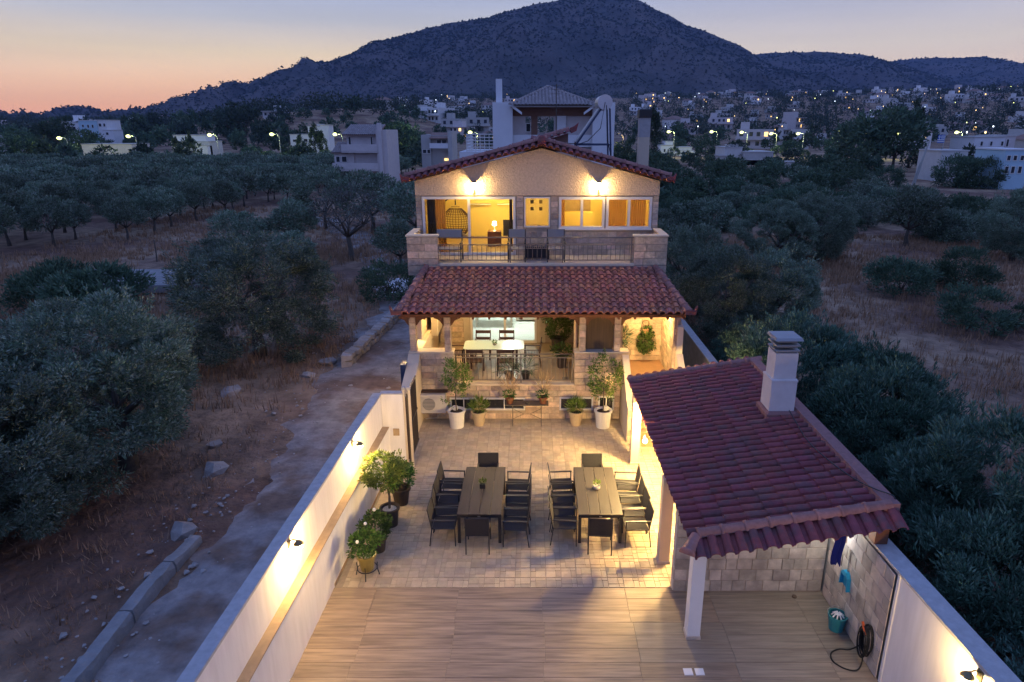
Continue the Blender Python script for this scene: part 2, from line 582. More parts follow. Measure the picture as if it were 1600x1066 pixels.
def link(name, me, parent=None, mw=None, loc=None):
    o = bpy.data.objects.new(name, me)
    C.objects.link(o)
    if parent:
        o.parent = parent
    if mw is not None:
        o.matrix_local = mw
    if loc is not None:
        o.location = loc
    return o


def dup(root, loc, rz, label=None, group=None, scale=None):
    r = root.copy()
    C.objects.link(r)
    r.location = loc
    r.rotation_euler = (0, 0, rz)
    if scale:
        r.scale = (scale, scale, scale)
    if label:
        r['label'] = label
    if group:
        r['group'] = group
    for ch in list(root.children):
        c = ch.copy()
        C.objects.link(c)
        c.parent = r
        for g in list(ch.children):
            d = g.copy()
            C.objects.link(d)
            d.parent = c
    return r


def light(name, loc, power, col=WARM, size=.06, parent=None):
    d = bpy.data.lights.new(name, 'POINT')
    d.energy = power
    d.color = col
    d.shadow_soft_size = size
    o = bpy.data.objects.new(name, d)
    C.objects.link(o)
    o.location = loc
    if parent:
        o.parent = parent
    return o


def spot(name, loc, power, col, rot, ang, size=.05, blend=.6, parent=None):
    d = bpy.data.lights.new(name, 'SPOT')
    d.energy = power
    d.color = col
    d.shadow_soft_size = size
    d.spot_size = ang
    d.spot_blend = blend
    o = bpy.data.objects.new(name, d)
    C.objects.link(o)
    o.location = loc
    o.rotation_euler = rot
    if parent:
        o.parent = parent
    return o


_c, _s = cos(PITCH), sin(PITCH)


def at(px, py, y=None, z=None):
    """survey helper: the point on a sight line at a given distance y or height z"""
    u, v = (px - CX) / F, (py - CY) / F
    r = (u, _c - v * _s, -_s - v * _c)
    t = r and (y / r[1] if y is not None else (z - CAMH) / r[2])
    return (r[0] * t, r[1] * t, CAMH + r[2] * t)


def sstep(a, b, x):
    t = min(1, max(0, (x - a) / (b - a)))
    return t * t * (3 - 2 * t)

# ------------------------------------------------------------------ terrain
def H(x, y):
    r = sqrt(x * x + y * y)
    az = math.degrees(math.atan2(x, max(y, 1e-3))) if y > 0 else 40
    k = .30 + .70 * sstep(-27, -4, az)
    z = 56 * k * sstep(330, 1250, r)
    z += 17 * exp(-((x + 112) / 85) ** 2 - ((y - 470) / 120) ** 2)
    z += 5 * exp(-((x + 190) / 70) ** 2 - ((y - 420) / 80) ** 2)
    far = sstep(9, 30, abs(x)) if y < 45 else 1
    z += far * .35 * noise.noise((x * .06, y * .06, 3.1)) * sstep(4, 40, r)
    return z - .06


def build_ground():
    def axis(n, near, farv):
        k = 3.9
        t = np.linspace(-1, 1, n)
        return np.sinh(t * k) / np.sinh(k) * farv
    xs = axis(151, 1, 4200)
    ys = np.concatenate([np.linspace(-400, -20, 6), np.linspace(-10, 120, 66), np.sinh(np.linspace(.05, 1, 84) * 4.2)[1:] / np.sinh(4.2) * 4300 + 120])
    b = MB()
    nx, ny = len(xs), len(ys)
    for y in ys:
        for x in xs:
            b.v.append((float(x), float(y), H(float(x), float(y))))
    for j in range(ny - 1):
        for i in range(nx - 1):
            b.f.append((j * nx + i, j * nx + i + 1, (j + 1) * nx + i + 1, (j + 1) * nx + i))
            b.mi.append(0)
    o = b.build('ground', M['earth'], smooth=True)
    struct(o)
    return o


build_ground()


def elev(py):
    return -(PITCH + atan((py - CY) / F))


def interp(tab, x):
    if x <= tab[0][0]:
        return tab[0][1]
    for (a, b), (c, d) in zip(tab, tab[1:]):
        if x <= c:
            t = (x - a) / (c - a)
            return b + (d - b) * t
    return tab[-1][1]


class Mountain:
    def __init__(self, name, ridge, D, foot, p0, p1, seed, pw=1.15, gully=52):
        self.tab, self.D, self.foot, self.p0, self.p1, self.seed, self.pw, self.gully = ridge, D, foot, p0, p1, seed, pw, gully
        b = MB()
        cols = np.arange(p0, p1 + 1, 7)
        ts = list(np.linspace(0, 1, 34)) + [1.08, 1.2, 1.5]
        for t in ts:
            for px in cols:
                b.v.append(self.p(float(px), float(t)))
        n = len(cols)
        for j in range(len(ts) - 1):
            for i in range(n - 1):
                b.f.append((j * n + i, j * n + i + 1, (j + 1) * n + i + 1, (j + 1) * n + i))
                b.mi.append(0)
        struct(b.build(name, M['mount'], smooth=True))

    def p(self, px, t):
        az = atan((px - CX) / F * .953)
        D = self.D * (1 + .12 * noise.noise((px * .004, self.seed, 0)))
        r = self.foot + (D - self.foot) * t
        x, y = r * sin(az), r * cos(az)
        fx, fy = self.foot * sin(az), self.foot * cos(az)
        z0 = H(fx, fy) - 6
        e = tan(elev(interp(self.tab, px)))
        depth = D * cos(az)
        z1 = max(CAMH + e * depth * sqrt(1 + ((px - CX) / F * .95) ** 2 * .0), z0 + 2)
        tt = min(t, 1)
        z = z0 + (z1 - z0) * tt ** self.pw
        g = noise.fractal((x * .0062, y * .0024, self.seed), .75, 2.2, 6)
        z += self.gully * g * (4 * tt * (1 - tt)) ** .7 + 4 * noise.noise((x * .02, y * .02, self.seed)) * (1 if t > .1 else 0)
        if t > 1:
            z -= (t - 1) * (z1 - z0) * .9
        return (x, y, z)


R1 = [(-260, 204), (0, 197), (120, 191), (200, 178), (260, 164), (330, 150), (400, 137), (470, 113), (560, 83), (620, 60), (700, 38), (760, 28), (840, 6), (880, -1),
      (940, -4), (985, -1), (1010, 11), (1060, 37), (1110, 57), (1140, 70), (1160, 82), (1185, 98), (1250, 122), (1330, 146), (1420, 163), (1900, 176)]
R2 = [(1000, 150), (1050, 128), (1120, 98), (1170, 85), (1200, 83), (1260, 81), (1330, 85), (1370, 95), (1400, 104), (1470, 127), (1560, 146), (1650, 160), (1900, 172)]
R3 = [(1200, 140), (1300, 110), (1380, 95), (1410, 92), (1450, 91), (1520, 89), (1560, 95), (1600, 103), (1700, 120), (1900, 150)]
mtn = Mountain('mountain', R1, 2050, 1180, -260, 1900, 1.7)
hil2 = Mountain('hill', R2, 2700, 1700, 1000, 1900, 5.2, gully=36)
hil3 = Mountain('hill', R3, 3500, 2300, 1200, 1900, 9.4, gully=30)


def build_scrub():
    rng = np.random.default_rng(3)
    V, Fc = [], []
    octv = np.array([(1, 0, 0), (0, 1, 0), (-1, 0, 0), (0, -1, 0), (0, 0, 1.0), (0, 0, -.3)])
    octf = np.array([(0, 1, 4), (1, 2, 4), (2, 3, 4), (3, 0, 4), (1, 0, 5), (2, 1, 5), (3, 2, 5), (0, 3, 5)])
    for mt, n, s0 in ((mtn, 42000, 2.6), (hil2, 8000, 3.4), (hil3, 4000, 4.0)):
        for _ in range(n):
            px = rng.uniform(max(mt.p0, -60), min(mt.p1, 1680))
            t = rng.uniform(.02, 1.03) ** .9
            x, y, z = mt.p(px, t)
            dn = noise.noise((x * .006, y * .006, 2)) + .25
            if rng.random() > .6 + dn:
                continue
            s = s0 * rng.uniform(.5, 1.45) * (.6 + .6 * min(t, 1))
            q = octv * (s * rng.uniform(.7, 1.3, (6, 1))) * np.array([1, 1, .8])
            a = rng.uniform(0, 6.28)
            q = q @ np.array([[cos(a), -sin(a), 0], [sin(a), cos(a), 0], [0, 0, 1]])
            Fc.append(octf + len(V) * 6)
            V.append(q + np.array([x, y, z + s * .25]))
    me = bpy.data.meshes.new('hill_scrub')
    me.from_pydata(np.concatenate(V).tolist(), [], np.concatenate(Fc).tolist())
    me.materials.append(M['scrub'])
    o = link('hill_scrub', me)
    o['kind'] = 'stuff'
    return o


build_scrub()


# ------------------------------------------------------------------ foliage
def leaves_mesh(name, centers, dirs, ls, lw, mtl, rng, updir=.0, droop=0.0):
    n = len(centers)
    d = dirs + rng.normal(0, .55, (n, 3))
    d[:, 2] += updir
    d /= np.linalg.norm(d, axis=1)[:, None] + 1e-6
    s = np.cross(d, rng.normal(0, 1, (n, 3)))
    s /= np.linalg.norm(s, axis=1)[:, None] + 1e-6
    L = (ls * rng.uniform(.65, 1.35, n))[:, None]
    Wd = (lw * rng.uniform(.7, 1.3, n))[:, None]
    nrm = np.cross(d, s)
    v = np.empty((n, 4, 3))
    v[:, 0] = centers
    v[:, 1] = centers + d * L * .5 + s * Wd * .5 + nrm * Wd * .12
    v[:, 2] = centers + d * L
    v[:, 3] = centers + d * L * .5 - s * Wd * .5 + nrm * Wd * .12
    me = bpy.data.meshes.new(name)
    me.vertices.add(n * 4)
    me.vertices.foreach_set('co', v.reshape(-1))
    me.loops.add(n * 4)
    me.loops.foreach_set('vertex_index', np.arange(n * 4))
    me.polygons.add(n)
    me.polygons.foreach_set('loop_start', np.arange(n) * 4)
    me.polygons.foreach_set('loop_total', np.full(n, 4))
    me.materials.append(mtl)
    me.update(calc_edges=True)
    return me


def crown_mesh(seed, rx, ry, rz, cz, nclump, per, ls, lw, mtl, cr=.30, low=-.55, updir=.25, name='crown', lumps=5, shoots=0):
    """leaf clumps spread through an uneven crown; its centre is at height cz"""
    rng = np.random.default_rng(seed)
    cs, ds = [], []
    lob = rng.normal(0, 1, (lumps, 3))
    lob /= np.linalg.norm(lob, axis=1)[:, None]
    lamp = rng.uniform(-.34, .36, lumps)
    k = 0
    while k < nclump:
        d = rng.normal(0, 1, 3)
        d /= np.linalg.norm(d)
        if d[2] < low:
            continue
        k += 1
        f = 1 + sum(a * max(0, d @ l) ** 3 for a, l in zip(lamp, lob))
        rad = f * rng.uniform(.50, 1.0) ** .55
        c = d * rad
        r = cr * rng.uniform(.55, 1.2)
        m = int(per * rng.uniform(.6, 1.4))
        q = rng.normal(0, 1, (m, 3))
        q /= np.linalg.norm(q, axis=1)[:, None]
        q = q * (r * rng.uniform(.15, 1, m) ** .5)[:, None]
        q[:, 2] *= .8
        cs.append(c + q)
        ds.append(q / r * 1.0 + d * .5)
    for _ in range(shoots):   # loose shoots standing out of the crown
        d = rng.normal(0, 1, 3)
        d /= np.linalg.norm(d)
        if d[2] < -.35:
            continue
        f = 1 + sum(a * max(0, d @ l) ** 3 for a, l in zip(lamp, lob))
        g = d * .5 + np.array([0, 0, .5]) + rng.normal(0, .25, 3)
        tt = rng.uniform(0, 1, 26)[:, None]
        q = d * f * .93 + g * tt * rng.uniform(.10, .26) + rng.normal(0, .012, (26, 3))
        cs.append(q)
        ds.append(np.repeat(g[None, :], 26, 0) * 1.2)
    cs = np.concatenate(cs) * np.array([rx, ry, rz])
    cs[:, 2] += cz
    return leaves_mesh(name, cs, np.concatenate(ds), ls, lw, mtl, rng, updir)


def trunk_mesh(seed, h, r, spread, limbs=5, sides=7, fork=.45, lean=.15, name='trunk', mtl='bark'):
    rng = random.Random(seed)
    b = MB()
    top = Vector((rng.uniform(-lean, lean), rng.uniform(-lean, lean), h * fork))
    mid = top * .5 + Vector((rng.uniform(-.1, .1), rng.uniform(-.1, .1), 0)) * h * .3
    b.tube([(0, 0, -.15), (mid.x * .4, mid.y * .4, h * fork * .3), mid, top], [r * 1.35, r * 1.05, r * .85, r * .75], sides)
    for k in range(limbs):
        a = 2 * pi * (k + rng.uniform(-.3, .3)) / limbs
        e = Vector((cos(a) * spread * rng.uniform(.6, 1), sin(a) * spread * rng.uniform(.6, 1), h * rng.uniform(.78, 1.0)))
        m2 = top * .45 + e * .55 + Vector((rng.uniform(-.15, .15) * spread, rng.uniform(-.15, .15) * spread, -.06 * h))
        b.tube([top - Vector((0, 0, .05)), m2, e], [r * .55, r * .34, r * .12], 5)
        for q in range(2):
            e2 = m2 + Vector((rng.uniform(-.5, .5) * spread, rng.uniform(-.5, .5) * spread, h * rng.uniform(.08, .3)))
            b.tube([m2, e2], [r * .25, r * .07], 4)
    return b.mesh(name, M[mtl], True)


TREES = {}


def proto(kind, i, crown, trunk):
    TREES.setdefault(kind, []).append((crown, trunk))


# near: leaf by leaf; middle: small sprigs; far: leaf clumps
for i in range(3):
    proto('olive_near', i, crown_mesh(10 + i, 2.7, 2.6, 2.35, 2.55, 160, 430, .115, .034, M['olive'], cr=.165, low=-.95, updir=.35, lumps=9, shoots=150), trunk_mesh(10 + i, 3.6, .20, 1.9))
for i in range(3):
    proto('olive_mid', i, crown_mesh(30 + i, 2.3, 2.3, 1.6, 2.75, 58, 105, .24, .09, M['olive'], cr=.30, low=-.6, updir=.4), trunk_mesh(30 + i, 3.0, .16, 1.5, sides=6))
for i in range(4):
    proto('olive_far', i, crown_mesh(40 + i, 2.4, 2.4, 1.55, 2.6, 40, 34, .42, .20, M['olive'], cr=.32, low=-.5, updir=.3), trunk_mesh(40 + i, 2.8, .15, 1.4, limbs=4, sides=5))
for i in range(2):
    proto('dark_far', i, crown_mesh(50 + i, 3.3, 3.3, 2.8, 3.9, 46, 40, .55, .26, M['dark_leaf'], cr=.28, low=-.7), trunk_mesh(50 + i, 4.0, .22, 1.8, limbs=4, sides=5))
for i in range(2):
    proto('pine', i, crown_mesh(55 + i, 3.6, 3.6, 2.6, 5.8, 40, 46, .6, .24, M['pine'], cr=.30, low=-.4), trunk_mesh(55 + i, 6.4, .26, 2.2, limbs=5, sides=6, fork=.6))
for i in range(2):
    proto('cypress', i, crown_mesh(58 + i, 1.15, 1.15, 4.2, 4.4, 46, 46, .45, .18, M['pine'], cr=.30, low=-1, updir=1.0), trunk_mesh(58 + i, 4.0, .18, .5, limbs=3, sides=5))
for i in range(3):
    proto('shrub_near', i, crown_mesh(60 + i, 2.3, 2.2, 1.9, 1.65, 125, 340, .14, .034, M['shrub'], cr=.165, low=-.8, updir=.9, lumps=9, shoots=170), trunk_mesh(60 + i, 2.0, .10, 1.2, fork=.15))
for i in range(3):
    proto('shrub_mid', i, crown_mesh(70 + i, 2.2, 2.2, 1.6, 1.45, 60, 90, .27, .085, M['dark_leaf'], cr=.30, low=-.8, updir=.8), trunk_mesh(70 + i, 1.8, .10, 1.1, fork=.15, sides=5))
proto('bare', 0, crown_mesh(80, 2.1, 2.1, 1.4, 2.9, 50, 34, .20, .06, M['bare'], cr=.34, low=-.4, updir=.2), trunk_mesh(80, 3.3, .17, 1.8, limbs=7, lean=.3))
for i in range(3):
    proto('bush_mid', i, crown_mesh(110 + i, 2.2, 2.2, 1.7, 1.55, 66, 100, .24, .085, M['olive' if i else 'dark_leaf'], cr=.27, low=-.9, updir=.5, lumps=8), trunk_mesh(110 + i, 2.0, .13, 1.3, fork=.25, sides=5))
for i in range(3):
    proto('bush_far', i, crown_mesh(115 + i, 2.4, 2.4, 1.75, 1.6, 44, 36, .42, .19, M['olive' if i else 'dark_leaf'], cr=.28, low=-.9, updir=.4, lumps=8), trunk_mesh(115 + i, 2.0, .13, 1.3, limbs=4, fork=.25, sides=5))
# far trees as one mesh each
FAR = []
for i in range(5):
    me = crown_mesh(90 + i, 3.2, 3.2, 2.5, 3.2, 26, 22, .95, .5, M['pine' if i < 2 else 'dark_leaf'], cr=.34, low=-.75, name='tree')
    FAR.append(me)


def tree(kind, x, y, label, group=None, s=1.0, name='olive_tree', cat='tree', i=None, z=None, sz=None):
    i = random.randrange(len(TREES[kind])) if i is None else i % len(TREES[kind])
    cr, tr = TREES[kind][i]
    t = thing(name, label, cat, (x, y, H(x, y) if z is None else z), random.uniform(0, 6.28), group)
    t.scale = (s, s, sz or s)
    link('crown', cr, t)
    link('trunk', tr, t)
    return t


# big olives beside the lane
tree('olive_near', -11.0, 16.4, 'big grey green olive tree bulging over the lane opposite the white wall', s=1.06, i=0, sz=.97)
tree('olive_near', -13.2, 14.0, 'tall olive tree cut by the picture edge, left of the biggest olive', s=1.1, i=1, sz=.95)
tree('olive_near', -14.2, 19.6, 'olive tree crowded behind the biggest olive beside the lane', s=.95, i=2, sz=.76)
tree('olive_near', -11.8, 12.2, 'low olive tree filling the dark lower left corner by the kerb', s=.9, i=0, sz=.85)
tree('olive_near', -15.6, 10.4, 'olive tree on the red earth, nearest to the camera side', s=.95, i=2)
tree('olive_near', -11.1, 26.0, 'broad olive tree with warm lit side standing opposite the veranda', s=1.22, i=1, sz=1.02)
tree('shrub_mid', -21.5, 32.0, 'dark low spreading bush in front of the flat concrete slab', name='dark_bush', cat='bush', s=1.0, sz=.95)
tree('shrub_mid', -24.5, 33.5, 'dark low bush joined to the left of the spreading bush by the slab', name='dark_bush', cat='bush', s=.9)
tree('shrub_mid', -13.6, 22.6, 'round dark bush squeezed behind the biggest olive', name='dark_bush', cat='bush', s=.55)
tree('olive_mid', -18.2, 38.5, 'thin pale olive standing alone in the dry field beyond the broad olive', s=.62)
tree('bare', -12.6, 46.5, 'half bare grey tree with a dark forked trunk by the far lane', s=1.15, name='bare_tree')
tree('olive_mid', -17.4, 49.0, 'dark round olive left of the half bare grey tree', s=.85)
tree('olive_mid', -20.6, 47.0, 'small dark olive, second to the left of the half bare tree', s=.72)
tree('olive_mid', -15.0, 41.0, 'low dark olive in front of the half bare grey tree', s=.62)
tree('olive_mid', -8.6, 43.0, 'bushy olive hugging the left side of the house', s=.72)
tree('olive_mid', -9.3, 54.0, 'olive behind the half bare tree near the rose pink house', s=1.1)
tree('olive_mid', -14.2, 60.0, 'dense olive below the balconies of the rose pink house', s=1.15)
tree('olive_mid', -19.0, 62.0, 'wide olive at the foot of the rose pink house, orchard side', s=1.1)
tree('olive_mid', -6.6, 62.0, 'olive glimpsed between the rose pink house and the stone house', s=1.0)
tree('shrub_mid', -7.6, 35.0, 'scrappy thorn bush beside the white rubble heap', name='thorn_bush', cat='bush', s=.7)

# orchard
rng = random.Random(5)
pts = []
for jy in range(30):
    for ix in range(46):
        x = -6 - ix * 3.9 + rng.uniform(-.7, .7)
        y = 47.5 + jy * 4.1 + rng.uniform(-.7, .7)
        edge = -33.5 + (y - 47) * .12
        if x > edge or x < -.80 * y - 5 or y > 146:
            continue
        if rng.random() < .05:
            continue
        pts.append((x, y))
pts.sort(key=lambda p: p[0] ** 2 + p[1] ** 2)
far_pts = pts[268:]
for x, y in pts[:268]:
    kind = 'olive_mid' if y < 78 else 'olive_far'
    s_ = rng.uniform(.58, .80)
    zn = ('in the front rows of the orchard beside the dry field', 'front row olives of the orchard') if y < 58 else ('in the middle rows of the left orchard', 'middle row olives of the orchard') if y < 82 else ('in the back rows of the orchard near the far houses', 'back row olives of the orchard')
    tree(kind, x, y, 'small dark olive tree ' + zn[0], zn[1], s=s_, sz=s_ * rng.uniform(1.1, 1.3))
V, Fc, nv_ = [], [], 0
protos = []
for cr_, _ in TREES['olive_far']:
    co = np.empty(len(cr_.vertices) * 3)
    cr_.vertices.foreach_get('co', co)
    protos.append(co.reshape(-1, 3))
for x, y in far_pts:
    s_ = rng.uniform(.58, .80)
    co = rng.choice(protos) * np.array([s_, s_, s_ * 1.2])
    a_ = rng.uniform(0, 6.28)
    co = co @ np.array([[cos(a_), sin(a_), 0], [-sin(a_), cos(a_), 0], [0, 0, 1]]) + np.array([x, y, H(x, y)])
    V.append(co)
    Fc.append(np.arange(len(co)).reshape(-1, 4) + nv_)
    nv_ += len(co)
if V:
    me = bpy.data.meshes.new('orchard_rows')
    me.from_pydata(np.concatenate(V).tolist(), [], np.concatenate(Fc).tolist())
    me.materials.append(M['olive'])
    link('orchard_rows', me)['kind'] = 'stuff'
print('orchard', len(pts))

# right side of the house: shrubs and olives over the boundary wall
near_right = [
    (8.3, 18.9, 'shrub_near', 1.02, 'tall willowy bush right behind the plastered chimney'),
    (9.0, 15.4, 'shrub_near', .92, 'dark dense bush beyond the shelter roof ridge'),
    (10.3, 18.2, 'shrub_near', .85, 'feathery bush catching blue light, right of the chimney bush'),
    (8.2, 12.7, 'shrub_near', .72, 'shadowy bush leaning on the tiled boundary wall'),
    (9.3, 11.0, 'shrub_near', .95, 'blue green bush cut by the right picture edge above the wall'),
    (7.9, 9.3, 'shrub_near', .78, 'dark bush behind the white boundary wall with the lamp'),
    (7.6, 7.2, 'shrub_near', .6, 'small dark bush in the corner beside the wall lamp'),
    (8.1, 27.5, 'olive_near', .82, 'green bush spilling over the grey wall beside the veranda'),
    (10.6, 28.6, 'olive_near', .78, 'rounded bush, second from the house, by the grey wall'),
    (8.3, 33.5, 'olive_near', .85, 'bush beside the upper terrace parapet'),
    (7.7, 23.0, 'shrub_near', .62, 'dark undergrowth bush outside the grey wall'),
    (8.0, 38.0, 'olive_mid', .9, 'olive right behind the corner of the stone house'),
    (20.5, 36.5, 'shrub_mid', .75, 'dark green bush alone in the dry clearing'),
    (24.8, 37.8, 'shrub_mid', .78, 'yellowish bush in the dry clearing with a thin twiggy top'),
    (20.0, 29.6, 'shrub_mid', .68, 'lowest round bush in the middle of the dry clearing'),
    (23.0, 30.0, 'shrub_mid', .40, 'very small bush beside the lowest round bush in the clearing'),
    (19.4, 45.5, 'olive_near', .95, 'big rounded olive at the left end of the dry clearing'),
    (16.2, 44.0, 'olive_near', .85, 'olive joined to the left of the big rounded clearing olive'),
    (33.5, 46.5, 'olive_near', .95, 'big dark olive at the right end of the dry clearing'),
    (29.0, 52.0, 'olive_mid', 1.0, 'olive at the back edge of the clearing, right half'),
    (38.5, 42.5, 'olive_near', .95, 'dark olive at the picture edge beside the clearing'),
]
for x, y, k, s, lab in near_right:
    nm = 'olive_tree' if k.startswith('olive') else 'wild_bush'
    tree(k, x, y, lab, s=s, name=nm, cat='tree' if nm == 'olive_tree' else 'bush')
cnt = 0
while cnt < 200:
    y = 48 + 92 * rng.random() ** 1.1
    x = rng.uniform(5, .80 * y + 4)
    if (y < 58 and x < 32) or (y < 54 and x < 44) or (x > .50 * y and y > 76):
        continue
    if 108 < y < 122 and 62 < x < 92:
        continue
    if abs(x - .36 * y) < 3 and y > 140:
        continue
    cnt += 1
    k = rng.choice(['bush_mid', 'bush_mid', 'shrub_mid'] if y < 80 else ['bush_far', 'bush_far', 'dark_far'])
    zn = ('in the thicket bordering the dry clearing', 'wild olives by the clearing') if y < 76 else ('deep in the thicket behind the house chimney side', 'wild olives behind the house') if x < .30 * y else ('in the thicket before the right edge houses', 'wild olives before the right houses')
    tree(k, x, y, 'dark wild olive bush ' + zn[0], zn[1], s=rng.uniform(.55, .95) * (.75 if k == 'dark_far' else 1), name='wild_olive_tree')

# ------------------------------------------------------------------ lane, patio, deck
def low_x(y):   # inner foot of the left boundary wall
    return -3.83 - (16.4 - y) * .030


def right_x(y):  # inner face of the right boundary wall
    return 5.74 + max(0, 11.2 - y) * .035


b = MB()
ys = np.linspace(1, 34, 140)
for i, y in enumerate(ys):
    wl_ = -7.35 + .42 * noise.noise((y * .35, 0, 1)) + .22 * noise.noise((y * 1.7, 0, 1)) + .14 * noise.noise((y * 4.3, 0, 3)) - (.5 if y > 20 else 0) * sstep(18, 24, y)
    wr = -4.15 + (.0 if y < 17 else -.0)
    for k in range(14):
        t = k / 13
        fe = -.075 * (1 - sstep(0, .28, t)) + .03 * noise.noise((t * 9, y * 1.3, 7))
        b.v.append((wl_ - .35 + (wr - wl_ + .35) * t, y, fe - .035 + .05 * noise.noise((t * 3, y * .8, 5)) + .03))
for i in range(len(ys) - 1):
    for k in range(13):
        b.f.append((i * 14 + k, i * 14 + k + 1, (i + 1) * 14 + k + 1, (i + 1) * 14 + k))
        b.mi.append(0)
struct(b.build('lane', M['lane'], smooth=True))
b = MB()   # far bend of the lane seen beyond the bushes
path = [(-6.0, 33), (-8.5, 42), (-12.5, 52), (-17.5, 62), (-22, 70)]
for i, (x, y) in enumerate(path):
    b.v += [(x - 1.7, y, H(x, y) + .05), (x + 1.7, y, H(x, y) + .05)]
for i in range(len(path) - 1):
    b.f.append((i * 2, i * 2 + 1, i * 2 + 3, i * 2 + 2))
    b.mi.append(0)
struct(b.build('lane', M['lane']))
# forecourt of concrete left of the house
# patio base
b = MB()
b.hexa([(low_x(11.37) - .1, 11.37, -.25), (5.9, 11.37, -.25), (5.9, 19.7, -.25), (-3.6, 19.7, -.25),
        (low_x(11.37) - .1, 11.37, -.012), (5.9, 11.37, -.012), (5.9, 19.7, -.012), (-3.6, 19.7, -.012)])
patio = struct(b.build('patio', M['grout']))
b = MB()
b.hexa([(low_x(4) - .1, 4, -.25), (6.1, 4, -.25), (5.9, 11.37, -.25), (low_x(11.37) - .1, 11.37, -.25),
        (low_x(4) - .1, 4, -.012), (6.1, 4, -.012), (5.9, 11.37, -.012), (low_x(11.37) - .1, 11.37, -.012)])
deck = struct(b.build('deck', M['grout']))

PT = .315


def paving(var):
    g, b_, h = .005, .004, PT / 2
    m = MB()
    s = .205
    m.box(-h + g, -h + s, -h + g, -h + s, -.01, .004, b_)
    m.box(-h + s + g, h - g, -h + g, h - .10, -.01, .002, b_)
    m.box(-h + g, h - .12, -h + s + g, h - g, -.01, .001, b_)
    m.box(h - .12 + g, h - g, h - .10 + g, h - g, -.01, .003, b_)
    return m.mesh('paving_tile', M['paving'])


pav = paving(0)
cells = []
y = 11.37 + PT / 2
while y < 19.5:
    x = -3.98
    while x < 5.7:
        lo = low_x(y) if y < 16.4 else -3.45
        hi = 2.72 if y > 17.8 else 5.72
        if x - PT / 2 > lo - .06 and x + PT / 2 < hi + .1:
            cells.append((x, y))
        x += PT
    y += PT
vis = [c for c in cells if c[0] < 2.95]
hid = [c for c in cells if c[0] >= 2.95]
for i, (x, y) in enumerate(vis[:300]):
    link('paving_tile', pav, patio, Matrix.Translation((x, y, 0)) @ Matrix.Rotation(random.randrange(4) * pi / 2, 4, 'Z'))


def joined(name, me, mats, mtl, parent):
    nv = len(me.vertices)
    co = np.empty(nv * 3)
    me.vertices.foreach_get('co', co)
    co = np.c_[co.reshape(-1, 3), np.ones(nv)]
    fs = [tuple(p.vertices) for p in me.polygons]
    V, Fc = [], []
    for k, m in enumerate(mats):
        V.append((co @ np.array(m).T)[:, :3])
        Fc += [tuple(i + k * nv for i in f) for f in fs]
    nm = bpy.data.meshes.new(name)
    nm.from_pydata(np.concatenate(V).tolist(), [], Fc)
    nm.materials.append(mtl)
    if me.polygons[0].use_smooth:
        nm.polygons.foreach_set('use_smooth', [True] * len(Fc))
    o = link(name, nm, parent)
    o['kind'] = 'stuff'
    return o


joined('paving_tiles', pav, [Matrix.Translation((x, y, 0)) @ Matrix.Rotation(random.randrange(4) * pi / 2, 4, 'Z') for x, y in vis[300:] + hid], M['paving'], patio)

PW, PL = .33, 1.655
me_pl = MB().box(-PL / 2 + .002, PL / 2 - .002, -PW / 2 + .002, PW / 2 - .002, -.012, 0, .003).mesh('deck_plank', M['deck'])
me_pl2 = MB().box(-PL / 2 + .002, PL / 2 - .002, -PW / 2 + .002, PW / 2 - .002, -.012, 0, .003).mesh('deck_plank', M['deck_shaded'])
for r in range(17):
    y = 11.365 - PW * (r + .5)
    for k in range(7):
        x = -4.15 + (k + .12) * PL + (.035 if (r // 3) % 2 else 0)
        if x - PL / 2 < low_x(y) - 1.6 or x > 6.4:
            continue
        lo, hi = max(x - PL / 2, low_x(y)), min(x + PL / 2, right_x(y))
        if hi - lo < .1:
            continue
        sh = x > 2.7 and y > 7.2  # planks on the shelter side take the colour with painted shade
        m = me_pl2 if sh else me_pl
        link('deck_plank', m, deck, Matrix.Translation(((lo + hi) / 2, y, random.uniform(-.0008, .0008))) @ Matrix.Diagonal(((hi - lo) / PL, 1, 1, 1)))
for i, x in enumerate((2.64, 2.835)):
    q = MB().box(-.075, .075, -.075, .075, 0, .012, .004).build('floor_plate', M['white'], loc=(x, 9.17, .001))
    tag(q, ('left' if i == 0 else 'right') + ' of two small white square plates lying on the dark planks', 'floor plate', 'white plates on the planks')


# ------------------------------------------------------------------ boundary walls
def ywall(b, fx0, fx1, y0, y1, z0, z1, n=2):
    for i in range(n):
        a, c = y0 + (y1 - y0) * i / n, y0 + (y1 - y0) * (i + 1) / n
        b.hexa([(fx0(a), a, z0), (fx1(a), a, z0), (fx1(c), c, z0), (fx0(c), c, z0), (fx0(a), a, z1), (fx1(a), a, z1), (fx1(c), c, z1), (fx0(c), c, z1)])


lw = thing('boundary_wall', 'long white plastered wall with a stone ledge and lamps along the lane', 'wall', (0, 0, 0))
b = MB()
ywall(b, lambda y: low_x(y) - .33, lambda y: low_x(y) - .165, 3.5, 16.4, -.2, 2.12)
ywall(b, lambda y: low_x(y) - .165, low_x, 3.5, 16.4, -.2, 1.19)
b.box(-3.99, -3.42, 16.4, 16.58, -.2, 2.12)
b.build('wall_body', M['plaster'], lw)
b = MB()
ywall(b, lambda y: low_x(y) - .36, lambda y: low_x(y) - .135, 3.5, 16.4, 2.12, 2.165)
b.build('coping', M['coping'], lw)
b = MB()
ywall(b, lambda y: low_x(y) - .164, lambda y: low_x(y) + .012, 3.5, 16.36, 1.19, 1.215)
b.build('ledge', M['ledge'], lw)
b = MB()
b.box(-4.02, -3.39, 16.401, 16.61, 2.121, 2.15)
b.build('end_coping', M['coping'], lw)
b = MB()
ywall(b, low_x, lambda y: low_x(y) + .014, 11.4, 16.38, 0.006, .07)
